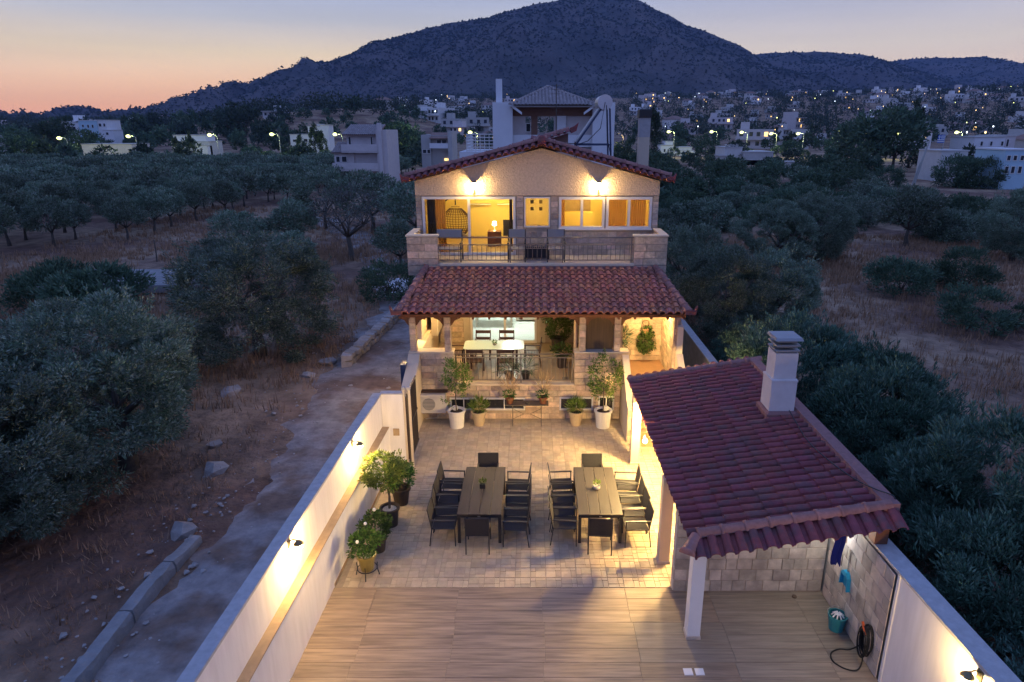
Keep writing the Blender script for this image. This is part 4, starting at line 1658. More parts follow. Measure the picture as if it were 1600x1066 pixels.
b = MB()
b.box(UX0, UX0 + .2, UY + .2, 30.5, 4.0, EVZ)
b.box(UX1 - .2, UX1, UY + .2, 30.5, -.1, EVZ)
b.box(-3.8, -3.6, UY + .6, 30.5, -.1, 4.2)
b.box(-3.8, UX1, 30.5, 30.7, -.1, EVZ)
b.build('outer_wall', M['cream'], hs)
for i, (x0, x1, z0, z1) in enumerate(WIN):
    b = MB()
    t = .085
    mid = (x0 + x1) / 2
    frame_rect(b, x0, x1, UY + .05, z0, z1, t if i != 1 else .045, .115, () if i == 1 else (mid,))
    w = b.build('window' if i else 'sliding_door', M['pvc'], hs)
    if i > 1:
        MB().box(x0 - .03, x1 + .03, UY - .10, UY - .066, z0 - .04, z0 + .01).build('sill', M['pvc'], w)
    if i == 1:
        MB().box(x0 + .046, x1 - .046, UY + .01, UY + .018, z0 + .046, z1 - .046).build('pane', M['glass'], w)
    else:
        MB().box(x0 + t + .001, mid - t / 2 - .001, UY - .01, UY, z0 + t + .001, z1 - t - .001).build('pane', M['glass'], w)
        MB().box(mid + t / 2 + .001, x1 - t - .001, UY - .01, UY, z0 + t + .001, z1 - t - .001).build('pane', M['glass'], w)
# cream blind with four square openings in the small window
x0, x1, z0, z1 = WIN[1]
bl = MB().box(x0 + .03, x1 - .03, UY + .10, UY + .112, z0 + .03, z1 - .02).build('blind', M['blind'], hs)
for px in (.30, .64):
    for pz in (.60, .83):
        X, Z = x0 + px * (x1 - x0), z0 + pz * (z1 - z0)
        MB().box(X - .055, X + .055, UY + .094, UY + .098, Z - .06, Z + .06).build('square', M['blindsq'], bl)
light('upstairs_blind_bulb', ((x0 + x1) / 2, UY + .62, 6.2), 150, (1, .78, .30), .12)
# upstairs room
b = MB()
b.box(UX0 + .2, UX1 - .2, UY + .2, 27.6, TFZ - .1, TFZ)
b.build('upstairs_floor', M['ledge'], hs)
b = MB()
b.box(UX0 + .2, UX1 - .2, 27.6, 27.7, TFZ, 7.0)
b.box(UX0 + .2, UX0 + .24, UY + .25, 27.6, TFZ, 7.0)
b.box(UX1 - .24, UX1 - .2, UY + .25, 27.6, TFZ, 7.0)
b.box(UX0 + .2, UX1 - .2, UY + .2, 27.7, 6.93, 7.0)
b.box(.66, .72, UY + .3, 25.4, TFZ, 6.93)
b.box(-.40, -.36, UY + .3, 24.6, TFZ, 6.93)
b.build('upstairs_wall', M['ybox'], hs)
# curtains upstairs
for x0, x1, mt in ((-3.64, -3.36, 'greycurtain'), (-.80, -.70, 'greycurtain'), (2.62, 3.24, 'curtain'), (3.32, 3.92, 'curtain'), (.98, 1.12, 'curtain'), (-3.36, -3.0, 'curtain')):
    b = MB()
    n = max(4, int((x1 - x0) / .035))
    for k in range(n):
        xa, xb = x0 + (x1 - x0) * k / n, x0 + (x1 - x0) * (k + 1) / n
        ya, yb = UY + .3 + .035 * (k % 2), UY + .3 + .035 * ((k + 1) % 2)
        b.add([(xa, ya, TFZ + .03), (xb, yb, TFZ + .03), (xb, yb, 6.85), (xa, ya, 6.85)], [(0, 1, 2, 3)])
    b.build('curtain', M[mt], hs)
light('upstairs_light', (-1.6, 26.0, 6.6), 110, (1.0, .70, .22), .2)
light('upstairs_light', (2.4, 25.8, 6.6), 120, (1.0, .68, .20), .2)
# furniture upstairs
t = thing('hanging_chair', 'egg shaped rattan hanging chair behind the terrace sliding door', 'chair', (-2.75, 24.3, TFZ))
b = MB()
for k in range(30):
    a = 2 * pi * k / 30
    pts_ = [(cos(a) * .52 * sin(pi * q / 10) ** .7, sin(a) * .42 * sin(pi * q / 10) ** .7 + .0, .35 + 1.25 * q / 10) for q in range(1, 10)]
    if sin(a) > -.5:
        b.tube(pts_, .012, 4)
for q in np.arange(1.5, 9.6, .5):
    rr = sin(pi * q / 10) ** .7
    b.tube([(cos(a) * .52 * rr, sin(a) * .42 * rr, .35 + 1.25 * q / 10) for a in np.linspace(-.5, pi + .5, 14)], .012, 4)
b.build('shell', M['rattan'], t)
MB().lathe([(.1, .42), (.40, .46), (.42, .56), (.2, .60)], 14).build('cushion', M['sofa'], t)
MB().tube([(-.6, .35, .03), (-.72, .2, .9), (-.55, .1, 1.6), (-.1, 0, 1.92), (0, 0, 1.80), (0, 0, 1.6)], .022, 6).build('stand', M['black'], t, smooth=True)
t = thing('table_lamp', 'small lit table lamp glowing inside the terrace room', 'lamp', (-1.42, 25.2, TFZ))
MB().box(-.25, .25, -.2, .2, .0, .55, .01).build('bedside_cabinet', M['timber'], t)
MB().lathe([(.07, .55), (.02, .6), (.02, .78)], 10).build('lamp_base', M['white'], t)
MB().lathe([(.085, .76), (.06, .90)], 14).build('lamp_shade', M['globe'], t, smooth=True)
light('table_lamp_bulb', (-1.42, 24.95, TFZ + .95), 14, (1, .72, .30), .05)
tag(MB().box(-1.10, -.72, 25.3, 25.34, TFZ + .35, TFZ + .95).build('fireplace_screen', M['black']), 'black square fireplace screen inside the terrace room', 'screen')
for k, x in enumerate((-2.1, -1.0)):
    sh_ = MB().box(x - .42, x + .42, 27.4, 27.595, 5.85, 5.89).build('wall_shelf', M['white'])
    tag(sh_, ('left' if k == 0 else 'right') + ' white shelf on the back wall of the lit terrace room', 'shelf', 'shelves in the terrace room')
p = MB()
p.box(1.3, 2.35, 27.56, 27.598, 5.45, 6.55)
tag(p.build('picture', M['ledge']), 'brown framed picture on the room wall behind the middle window', 'picture')
p = MB().box(1.0, 2.4, 26.9, 27.3, TFZ, 5.62, .02)
tag(p.build('sideboard', M['ybox']), 'pale sideboard inside behind the middle window', 'sideboard')

# ---- gable roof
RB = 30.9
b = MB()
for xe, s in ((UX0 - .28, -1), (UX1 + .33, 1)):
    ze = EVZ - .05
    q = [(xe, UY - .22, ze), (APX, UY - .22, APZ + .06), (APX, RB, APZ + .06), (xe, RB, ze)]
    if s > 0:
        q = [q[1], q[0], q[3], q[2]]
    b.hexa([*q, *[(p_[0], p_[1], p_[2] + .12) for p_ in q]])
gr = b.build('gable_roof', M['timber'], hs)
gt_ = tile_mesh('roof_tile', TL + .04, TW, .06, M['rooftile'])
ms = []
for xe, s in ((UX0 - .28, -1), (UX1 + .33, 1)):
    u2 = Vector((APX - xe, 0, APZ - EVZ + .11))
    L = u2.length
    u2.normalize()
    for j in range(int((RB - UY) / TW)):
        for k in range(int(L / TL) + 1):
            o = Vector((xe, UY - .02 + (j + .5) * TW, EVZ + .075)) + u2 * (k * TL)
            ms.append(frame(o, (0, 1 if s > 0 else -1, 0), u2))
joined('roof_tiles', gt_, ms, M['rooftile'], gr)
for xe, s in ((UX0 - .30, -1), (UX1 + .35, 1)):
    u2 = Vector((APX - xe, 0, APZ - EVZ + .11))
    L = u2.length
    u2.normalize()
    for k in range(int(L / TW) + 1):
        o = Vector((xe, UY - .44, EVZ - .03)) + u2 * (k * TW + .05)
        a = u2 if s < 0 else -u2
        link('verge_tile', st, gr, frame(o, a, (0, .42, .13)))
    run_barrels('ridge_tile', hb, .405, (xe, UY - .05, EVZ + .16), (APX, UY - .05, APZ + .27), gr)
    b = MB()
    b.prism([(xe - s * .2, EVZ + .0), (xe + s * .08, EVZ), (xe + s * .12, EVZ + .26), (xe + s * .04, EVZ + .16), (xe - s * .2, EVZ + .16)][::s], 'y', UY - .40, UY - .22)
    b.build('corner_ornament', M['rooftile'], gr)
run_barrels('ridge_tile', hb, .405, (APX, UY - .40, APZ + .24), (APX, RB, APZ + .24), gr)
MB().lathe([(.02, 0), (.13, .03), (.15, .13), (.10, .26), (.02, .30)], 10).build('apex_ornament', M['rooftile'], gr, loc=(APX, UY - .32, APZ + .12))
# raised rear roof behind the apex
b = MB()
b.hexa([(-.7, 24.6, 8.0), (1.25, 24.6, 8.0), (1.25, 27.4, 8.0), (-.7, 27.4, 8.0), (-.7, 24.6, 8.05), (1.25, 24.6, 8.62), (1.25, 27.4, 8.62), (-.7, 27.4, 8.05)])
b.build('rear_dormer', M['farroof'], gr)
ur = Vector((1.95, 0, .57)).normalized()
for k in range(10):
    link('verge_tile', st, gr, frame(Vector((-.75, 24.28, 8.02)) + ur * (k * TW), ur, (0, .42, .10)))
run_barrels('ridge_tile', hb, .405, (-.7, 24.66, 8.16), (1.4, 24.66, 8.78), gr)
MB().prism([(1.35, 8.62), (1.52, 8.70), (1.60, 8.98), (1.45, 8.86), (1.30, 8.80)], 'y', 24.35, 24.62).build('corner_ornament', M['rooftile'], gr)
# rear chimney
x, y = at(1004, 250, y=28.0)[0], 28.0
c = MB().box(x - .21, x + .21, y - .21, y + .21, 6.9, 8.45).build('chimney', M['cream'], hs)
MB().box(x - .215, x + .215, y - .215, y + .215, 8.451, 9.18).build('chimney_shaft', M['coping'], c)
MB().box(x - .25, x + .25, y - .25, y + .25, 9.182, 9.50, .03).build('chimney_cap', M['black'], c)

# terrace railing
rl = MB()
rl.tube([(-3.05, BY + .1, 5.42), (3.27, BY + .1, 5.42)], .022, 6)
rail_ = rl.build('terrace_railing', M['railbrown'], hs, smooth=True)
MB().box(-3.05, 3.27, BY + .085, BY + .115, 5.17, 5.20).build('rail', M['railbrown'], rail_)
MB().box(-3.05, 3.27, BY + .085, BY + .115, TFZ + .09, TFZ + .12).build('rail', M['railbrown'], rail_)
me_b = MB().box(-.008, .008, -.008, .008, TFZ + .12, 5.17).mesh('baluster', M['railbrown'])
for k in range(42):
    link('baluster', me_b, rail_, Matrix.Translation((-3.0 + k * .15, BY + .1, 0)))
for x in (-.72, .98, 3.22):
    MB().box(x - .02, x + .02, BY + .08, BY + .12, TFZ + .02, 5.42).build('post', M['railbrown'], rail_)
# veranda railing
rl = MB().tube([(-2.42, FY + .12, 2.12), (1.28, FY + .12, 2.12)], .02, 6)
rail_ = rl.build('veranda_railing', M['railbrown'], hs, smooth=True)
for z in (1.99, VZ + .09):
    MB().box(-2.42, 1.28, FY + .105, FY + .135, z, z + .025).build('rail', M['railbrown'], rail_)
me_b = MB().box(-.007, .007, -.007, .007, VZ + .11, 1.99).mesh('baluster', M['railbrown'])
for k in range(28):
    link('baluster', me_b, rail_, Matrix.Translation((-2.36 + k * .134, FY + .12, 0)))
for x in (-2.38, -.36, 1.24):
    MB().box(x - .018, x + .018, FY + .10, FY + .14, VZ + .02, 2.12).build('post', M['railbrown'], rail_)

# ------------------------------------------------------------------ dining sets on the patio
def make_chair():
    t = thing('garden_chair', 'black sling garden chair', 'chair')
    r, w = .013, .25
    for s in (-1, 1):
        MB().tube([(s * w, .26, 0), (s * w, .25, .64)], r, 6).build('leg', M['black'], t)
        MB().tube([(s * w, -.31, 0), (s * w, -.25, .42), (s * w, -.33, .90)], r, 6).build('leg', M['black'], t)
        MB().box(s * w - .022, s * w + .022, -.27, .27, .635, .655, .004).build('armrest', M['black'], t)
        MB().tube([(s * w, -.25, .43), (s * w, .25, .44)], r, 5).build('side_rail', M['black'], t)
    b = MB()
    b.hexa([(-w + .01, -.25, .415), (w - .01, -.25, .415), (w - .01, .26, .435), (-w + .01, .26, .435), (-w + .01, -.25, .43), (w - .01, -.25, .43), (w - .01, .26, .45), (-w + .01, .26, .45)])
    b.build('seat', M['sling'], t)
    b = MB()
    b.hexa([(-w + .01, -.262, .45), (w - .01, -.262, .45), (w - .01, -.25, .45), (-w + .01, -.25, .45), (-w + .01, -.335, .90), (w - .01, -.335, .90), (w - .01, -.322, .90), (-w + .01, -.322, .90)])
    b.build('backrest', M['sling'], t)
    MB().tube([(-w, -.33, .90), (w, -.33, .90)], r, 5).build('top_rail', M['black'], t)
    return t


chair0 = make_chair()
first = [True]


def place_chair(x, y, rz, label, group):
    rz += random.uniform(-.09, .09)
    x, y = x + random.uniform(-.025, .025), y + random.uniform(-.03, .03)
    if first[0]:
        first[0] = False
        chair0.location, chair0.rotation_euler, chair0['label'], chair0['group'] = (x, y, .004), (0, 0, rz), label, group
    else:
        dup(chair0, (x, y, .004), rz, label, group)


def dining(cx, cy, name, mt, lx, rx_, top_lab):
    t = thing('dining_table', top_lab, 'table', (cx, cy, .004), random.uniform(-.01, .01))
    for k in range(4):
        x = -.49 + .245 * k
        MB().box(x + .004, x + .241, -1.08, 1.08, .715, .74, .003).build('table_plank', M[mt], t)
    b = MB()
    for s in (-1, 1):
        b.box(s * .46 - .025, s * .46 + .025, -1.05, 1.05, .655, .712)
        b.box(-.435, .435, s * 1.05 - .025, s * 1.05 + .025, .655, .711)
    b.build('frame', M['black'], t)
    for sx in (-1, 1):
        for sy in (-1, 1):
            MB().box(sx * .45 - .032, sx * .45 + .032, sy * 1.03 - .032, sy * 1.03 + .032, 0, .654).build('leg', M['black'], t)
    MB().box(-.03, .03, -1.086, -1.0805, .68, .70).build('maker_plate', M['steel'], t)
    o = ['closest to the deck', 'second from the deck', 'third from the deck', 'closest to the house']
    for k, dy in enumerate((-.92, -.36, .20, .78)):
        place_chair(lx, cy + dy, -pi / 2, f'black sling chair on the left long side of the {name}, {o[k]}', 'chairs round the patio tables')
        place_chair(rx_, cy + dy - .02, pi / 2, f'black sling chair on the right long side of the {name}, {o[k]}', 'chairs round the patio tables')
    place_chair(cx - .02, cy - 1.17, 0, f'black sling chair at the deck end of the {name}, its back to the viewer', 'chairs round the patio tables')
    place_chair(cx + .02, cy + 1.18, pi, f'black sling chair at the house end of the {name}', 'chairs round the patio tables')


dining(-1.165, 13.94, 'brownish table', 'tabletop', -1.97, -.36, 'long brownish plank table with a dark potted plant on it')
dining(1.50, 13.93, 'greyish table', 'tablegrey', .71, 2.30, 'long greyish plank table with a pale potted plant on it')


def tufty(seed, r, h, n, ls, lw, mtl, name='foliage', up=.9, cz=0.0):
    rng_ = np.random.default_rng(seed)
    q = rng_.normal(0, 1, (n, 3))
    q /= np.linalg.norm(q, axis=1)[:, None]
    c = q * (rng_.uniform(.1, 1, n) ** .5)[:, None] * np.array([r, r, h / 2])
    c[:, 2] += h / 2 + cz
    return leaves_mesh(name, c, q, ls, lw, mtl, rng_, up)


for x, y, mt, lab in ((-1.17, 14.02, 'pot_dark', 'small plant in a black square pot on the brownish table'), (1.50, 13.95, 'coping', 'small plant in a pale grey bowl on the greyish table')):
    t = thing('table_plant', lab, 'potted plant', (x, y, .745))
    if mt == 'pot_dark':
        MB().box(-.065, .065, -.065, .065, 0, .11, .006).build('pot', M['black'], t)
    else:
        MB().lathe([(.05, 0), (.085, .03), (.09, .09), (.075, .10), (.07, .08)], 14).build('pot', M[mt], t, smooth=True)
    link('foliage', tufty(3, .075, .12, 70, .07, .022, M['pot_leaf'], up=.7), t, loc=(0, 0, .08))


# ------------------------------------------------------------------ pots
def pot(b, r0, r1, h, n=18, rim=.02):
    b.lathe([(r0, 0), (r1 - .01, h - .06), (r1 + rim, h - .055), (r1 + rim, h), (r1 - .025, h), (r1 - .035, h - .05)], n)
    return b


def potted(x, y, lab, mt, r0, r1, h, foliage, trunk=None, top='soil', z=0.004, cat='potted plant', name='potted_plant'):
    t = thing(name, lab, cat, (x, y, z), random.uniform(0, 6.28))
    pot(MB(), r0, r1, h).build('pot', M[mt], t, smooth=False)
    MB().lathe([(r1 - .02, h - .06), (r1 * .5, h - .035), (.01, h - .03)], 14).build('soil' if top == 'soil' else 'pebble_layer', M[top], t)
    for k, (me, zz) in enumerate(foliage):
        link('foliage', me, t, loc=(0, 0, zz))
    if trunk is not None:
        link('stem', trunk, t, loc=(0, 0, h - .05))
    return t


bushA = crown_mesh(201, .31, .31, .27, .24, 40, 40, .075, .036, M['gloss_leaf'], cr=.36, low=-.5, updir=.2, name='foliage')
bushB = crown_mesh(202, .29, .29, .29, .26, 36, 40, .075, .036, M['gloss_leaf'], cr=.36, low=-.5, updir=.2, name='foliage')
bushC = crown_mesh(203, .48, .48, .37, .29, 50, 46, .09, .034, M['pot_leaf'], cr=.36, low=-.5, updir=.0, name='foliage')
p = potted(-3.40, 11.78, 'leafy bush in an olive glazed pot on an iron stand, nearest to the deck', 'pot_olive', .13, .185, .36, [(bushA, .38)], top='pebble', z=.14)
b = MB()
for k in range(4):
    a = pi / 4 + k * pi / 2
    b.tube([(cos(a) * .24, sin(a) * .24, -.14), (cos(a) * .20, sin(a) * .20, .03), (cos(a) * .21, sin(a) * .21, .16)], .011, 5)
b.tube([(cos(a) * .20, sin(a) * .20, .03) for a in np.linspace(0, 2 * pi, 17)], .011, 5)
b.build('iron_stand', M['black'], p)
for dx, dy, dz in ((.12, -.25, .82), (-.1, .1, .98)):
    MB().ball((dx, dy, dz), .035, 7, 5).build('white_flower', M['flower'], p)
p = potted(-3.36, 12.62, 'leafy bush in a dark pot right behind the olive glazed pot', 'pot_dark', .14, .19, .36, [(bushB, .36)])
MB().ball((-.05, .1, .95), .04, 7, 5).build('white_flower', M['flower'], p)
p = potted(-3.30, 13.62, 'small leaning tree in a black pebble topped pot by the white wall', 'pot_dark', .17, .215, .46, [(bushC, 1.05)], trunk=MB().tube([(0, 0, 0), (.02, .03, .3), (-.02, 0, .62), (.05, .02, .9)], [.03, .026, .022, .014], 6).mesh('stem', M['bark']), top='pebble')
p = potted(-3.22, 14.55, 'dark green bush in a brown pot, furthest along the white wall', 'pot_dark', .16, .23, .44, [(bushB, .46), (bushA, .60)])
MB().ball((0, -.1, 1.22), .06, 7, 5).build('white_flower', M['flower'], p)

# against the house front
tallA = crown_mesh(211, .40, .40, .62, .95, 52, 30, .085, .030, M['pot_leaf'], cr=.30, low=-.9, updir=.3, name='foliage')
tallB = crown_mesh(212, .46, .46, .66, 1.0, 60, 30, .085, .032, M['pot_leaf'], cr=.28, low=-.9, updir=.4, name='foliage')
stemT = MB().tube([(0, 0, 0), (.02, 0, .4), (-.01, .02, .8), (.03, 0, 1.25)], [.022, .018, .014, .006], 6).mesh('stem', M['bark'])
for x, y, f, lab in ((-2.33, 19.0, tallA, 'thin young tree in a white pot, beside the air conditioner'), (2.17, 19.0, tallB, 'young tree in a white pot at the foot of the stair wall')):
    p = potted(x, y, lab, 'pot_white', .21, .26, .56, [(f, .62)], trunk=stemT)
    MB().lathe([(.08, 0), (.10, .10), (.07, .11)], 10).build('small_pot', M['pot_white'], p, loc=(.08, -.06, .53))
for x, f, lab in ((-1.66, 221, 'grassy herb in a beige clay pot left of the iron console'), (1.34, 222, 'upright herb in a beige clay pot right of the iron console')):
    potted(x, 19.14, lab, 'pot_beige', .15, .23, .46, [(tufty(f, .27, .42, 420, .17, .022, M['pot_leaf'], up=1.0), .42)])
t = thing('console_table', 'thin iron console table standing before the basement windows', 'table', (-.17, 19.15, .004))
MB().box(-.66, .66, -.19, .19, .70, .725).build('table_top', M['iron'], t)
for sx in (-.44, .44):
    for sy in (-.15, .15):
        MB().tube([(sx, sy, 0), (sx, sy, .70)], .010, 5).build('leg', M['iron'], t)
b = MB()
b.tube([(-.44, -.15, .60), (-.10, -.15, .42), (.10, -.15, .42), (.44, -.15, .60)], .008, 4)
b.tube([(-.44, -.15, .25), (-.10, -.15, .42)], .008, 4)
b.tube([(.44, -.15, .25), (.10, -.15, .42)], .008, 4)
b.build('brace', M['iron'], t)
grs = tufty(231, .16, .5, 150, .34, .012, M['grass'], up=1.8, name='grass_blades')
for x, lab in ((-.70, 'left plant in a brown pot with feathery stalks on the iron console'), (.32, 'right plant in a brown pot with feathery stalks on the iron console')):
    potted(x, 19.12, lab, 'timber', .09, .13, .22, [(tufty(232, .17, .22, 130, .10, .03, M['gloss_leaf'], up=.4), .18), (grs, .30)], z=.73)
tag(MB().lathe([(.05, 0), (.07, .02), (.06, .04)], 12).build('ashtray', M['black'], loc=(-.16, 19.1, .731)), 'small black ashtray between the two pots on the iron console', 'ashtray')

# air conditioner on the plinth
t = thing('air_conditioner', 'cream outdoor air conditioner unit hung on the stone plinth', 'air conditioner', (-3.08, 19.36, .36))
MB().box(-.39, .39, -.16, .17, 0, .60, .012).build('casing', M['ac'], t)
b = MB()
b.lathe([(.20, 0), (.20, .012), (.185, .014)], 20)
b.v = [(x - .12, -.163 - z, y + .30) for x, y, z in b.v]
b.build('fan_opening', M['greyplastic'], t)
for k in range(9):
    MB().box(-.32, .08, -.185, -.178, .12 + k * .045, .128 + k * .045).build('grille_bar', M['ac'], t)
MB().box(.39, .44, -.12, .10, .05, .30, .01).build('valve_cover', M['ac'], t)
MB().box(-.44, -.40, -.1, .17, -.05, .66).build('bracket', M['black'], t)
MB().box(-.44, .44, .0, .22, .62, .65).build('shelf', M['darkwood'], t)
MB().tube([(.2, .1, .02), (.18, .1, -.14), (.05, .12, -.28), (-.2, .14, -.31), (-.3, .15, -.33)], .015, 6).build('hose', M['ac'], t)

# ------------------------------------------------------------------ veranda furniture
t = thing('glass_table', 'frosted glass dining table with rounded corners on the veranda', 'table', (-1.28, 21.35, VZ))
b = MB()
q = []
for cx_, cy_, a0 in ((.82, .36, 0), (-.82, .36, 90), (-.82, -.36, 180), (.82, -.36, 270)):
    for k in range(5):
        a = R(a0 + k * 22.5)
        q.append((cx_ + .18 * cos(a), cy_ + .12 * sin(a)))
b.prism(q, 'z', .725, .74)
b.build('table_top', M['frost'], t)
for sx in (-.75, .75):
    for sy in (-.32, .32):
        MB().box(sx - .03, sx + .03, sy - .03, sy + .03, 0, .722).build('leg', M['darkwood'], t)
MB().box(-.78, .78, -.35, .35, .66, .70).build('apron', M['darkwood'], t)


def make_wchair():
    t = thing('wooden_chair', 'dark wooden armchair', 'chair')
    for s in (-1, 1):
        MB().box(s * .25 - .02, s * .25 + .02, .21, .25, 0, .62).build('leg', M['darkwood'], t)
        MB().tube([(s * .25, -.30, 0), (s * .25, -.24, .42), (s * .25, -.33, .92)], .022, 4).build('leg', M['darkwood'], t)
        MB().box(s * .25 - .025, s * .25 + .025, -.29, .26, .62, .645).build('armrest', M['darkwood'], t)
    for k in range(5):
        MB().box(-.24, .24, -.22 + k * .095, -.14 + k * .095, .42, .44).build('slat', M['darkwood'], t)
    for z in (.58, .80):
        y = -.27 - (z - .42) * .12
        MB().box(-.235, .235, y - .012, y + .012, z, z + (.11 if z > .7 else .09)).build('back_slat', M['darkwood'], t)
    return t


wc = make_wchair()
wl_ = [(-1.72, 22.15, pi, 'dark wooden armchair behind the glass table, left one'), (-.90, 22.15, pi, 'dark wooden armchair behind the glass table, right one'),
       (-1.85, 20.62, 0, 'dark wooden armchair before the glass table, left one'), (-.88, 20.62, 0, 'dark wooden armchair before the glass table, right one'),
       (-.02, 21.35, pi / 2, 'dark wooden armchair at the right end of the glass table'), (-2.55, 21.35, -pi / 2, 'dark wooden armchair at the left end of the glass table')]
for i, (x, y, a, lab) in enumerate(wl_):
    if i == 0:
        wc.location, wc.rotation_euler, wc['label'], wc['group'] = (x, y, VZ), (0, 0, a), lab, 'chairs on the veranda'
    else:
        dup(wc, (x, y, VZ), a, lab, 'chairs on the veranda')
t = thing('table_plant', 'tiny succulent in a grey bowl on the glass table', 'potted plant', (-1.26, 21.3, VZ + .742))
MB().lathe([(.04, 0), (.07, .03), (.07, .07), (.05, .075)], 12).build('pot', M['greyplastic'], t)
link('foliage', tufty(5, .08, .12, 60, .07, .025, M['gloss_leaf'], up=.6), t, loc=(0, 0, .05))
potted(.92, 23.1, 'tall dense ficus in a pot filling the veranda corner by the door', 'pot_dark', .2, .26, .45, [(crown_mesh(241, .55, .45, .85, 1.0, 90, 60, .075, .03, M['gloss_leaf'], cr=.3, low=-.9, name='foliage'), .30)], z=VZ)
potted(.98, 21.2, 'bushy plant in a dark pot beside the veranda railing', 'pot_dark', .14, .19, .42, [(tufty(242, .38, .45, 260, .12, .04, M['gloss_leaf'], up=.4), .38)], z=VZ)
for x, lab in ((-.75, 'spiky plant in a pot behind the middle of the veranda railing, left one'), (-.22, 'spiky plant in a pot behind the middle of the veranda railing, right one')):
    potted(x, 20.05, lab, 'pot_dark', .10, .14, .26, [(tufty(243, .22, .36, 110, .36, .02, M['dark_leaf'], up=.5), .24)], z=VZ)
t = thing('lantern', 'small iron lantern hanging on a chain by the veranda railing', 'lantern', (1.05, 19.95, VZ + .06))
for s in range(4):
    a = pi / 4 + s * pi / 2
    MB().tube([(cos(a) * .10, sin(a) * .10, 0), (cos(a) * .10, sin(a) * .10, .34), (0, 0, .42)], .008, 4).build('rib', M['iron'], t)
MB().lathe([(.12, 0), (.12, .02)], 12).build('base', M['iron'], t)
MB().tube([(0, 0, .42), (.02, 0, .56), (-.02, 0, .68), (0, 0, .86)], .008, 4).build('chain', M['iron'], t)
potted(2.92, 21.5, 'dark palm like plant hanging left on the landing wall', 'pot_dark', .10, .14, .2, [(tufty(244, .30, .42, 240, .34, .03, M['dark_leaf'], up=.2), .12)], z=VZ + .62)
MB  # landing ivy
t = thing('ivy_pot', 'trailing green ivy hanging from a wall pot on the landing', 'plant', (3.82, 21.72, VZ + 1.02))
MB().lathe([(.08, 0), (.12, .16), (.10, .17)], 12).build('pot', M['terracotta'], t)
link('foliage', crown_mesh(245, .26, .17, .50, -.18, 46, 40, .075, .04, M['gloss_leaf'], cr=.34, low=-1, updir=-.5, name='foliage'), t, loc=(0, 0, 0))
t = thing('wall_ornament', 'round straw ornament above the ivy on the landing wall', 'ornament', (3.84, 21.86, VZ + 1.36))
b = MB().tube([(cos(a) * .10, 0, sin(a) * .10) for a in np.linspace(0, 2 * pi, 17)], .025, 6)
b.build('ring', M['ledge'], t, smooth=True)

# terrace furniture
def tchair(x, lab, wide=.56):
    t = thing('terrace_chair', lab, 'chair', (x, 22.15, TFZ), pi)
    for s in (-1, 1):
        MB().tube([(s * wide / 2, .26, 0), (s * wide / 2, .25, .62)], .02, 5).build('leg', M['black'], t)
        MB().tube([(s * wide / 2, -.28, 0), (s * wide / 2, -.25, .42), (s * wide / 2, -.34, 1.0)], .02, 5).build('leg', M['black'], t)
        MB().box(s * wide / 2 - .03, s * wide / 2 + .03, -.29, .27, .60, .63).build('armrest', M['black'], t)
    MB().box(-wide / 2, wide / 2, -.25, .26, .40, .44).build('seat', M['greyplastic'], t)
    b = MB()
    b.hexa([(-wide / 2, -.32, .72), (wide / 2, -.32, .72), (wide / 2, -.29, .72), (-wide / 2, -.29, .72), (-wide / 2, -.36, 1.0), (wide / 2, -.36, 1.0), (wide / 2, -.33, 1.0), (-wide / 2, -.33, 1.0)])
    b.build('backrest', M['greyplastic'], t)
    return t


tchair(-2.78, 'wide grey backed terrace chair beside the left stone parapet', .85)
tchair(-.52, 'grey backed terrace chair between the sliding door and the small window')
tchair(.78, 'grey slatted terrace chair under the middle window')
t = thing('terrace_bench', 'low dark slatted bench on the terrace under the small window', 'bench', (.15, 22.6, TFZ))
for k in range(12):
    MB().box(-.42 + k * .07, -.38 + k * .07, -.22, .22, .38, .42).build('slat', M['black'], t)
for sx in (-.4, .4):
    MB().box(sx - .02, sx + .02, -.22, .22, 0, .38).build('leg', M['black'], t)
MB().box(-.42, .42, -.225, -.2, .05, .36).build('front_panel', M['sling'], t)

# ------------------------------------------------------------------ things by the right wall
wx = right_x(10.6)
t = thing('towel', 'deep blue cloth hanging from the shelter eave', 'cloth', (5.42, 10.25, 1.32))
b = MB()
for i in range(6):
    for k in range(7):
        b.v.append((-.085 + .17 * i / 5 - .004 * k + .015 * sin(k), .04 * sin(i * 2.2) - .02 * k * .2, .72 - k * .105 - .06 * (i % 2) * (k == 6)))
for i in range(5):
    for k in range(6):
        b.f.append((i * 7 + k, (i + 1) * 7 + k, (i + 1) * 7 + k + 1, i * 7 + k + 1)); b.mi.append(0)
o = b.build('cloth', M['bluecloth'], t, smooth=True)
sm = o.modifiers.new('thickness', 'SOLIDIFY')
sm.thickness = .012
t = thing('dustpan', 'bright blue dustpan hanging on the tiled boundary wall', 'dustpan', (right_x(10.35) - .03, 10.35, .98))
b = MB()
b.prism([(-.15, -.18), (.15, -.18), (.13, .08), (.05, .16), (-.05, .16), (-.13, .08)], 'x', -.02, -.005)
b.build('scoop', M['bluepan'], t)
b = MB()
b.prism([(-.15, -.18), (-.13, .08), (-.11, .08), (-.13, -.18)], 'x', -.08, -.02)
b.prism([(.13, -.18), (.11, .08), (.13, .08), (.15, -.18)], 'x', -.08, -.02)
b.prism([(-.13, .08), (-.05, .16), (.05, .16), (.13, .08), (.11, .06), (-.11, .06)], 'x', -.08, -.02)
b.build('rim', M['bluepan'], t)
MB().tube([(-.03, 0, .14), (-.03, 0, .62)], .012, 6).build('handle', M['steel'], t)
t = thing('bucket', 'teal bucket with a white mop cloth at the foot of the tiled wall', 'bucket', (right_x(10.2) - .19, 10.2, .002))
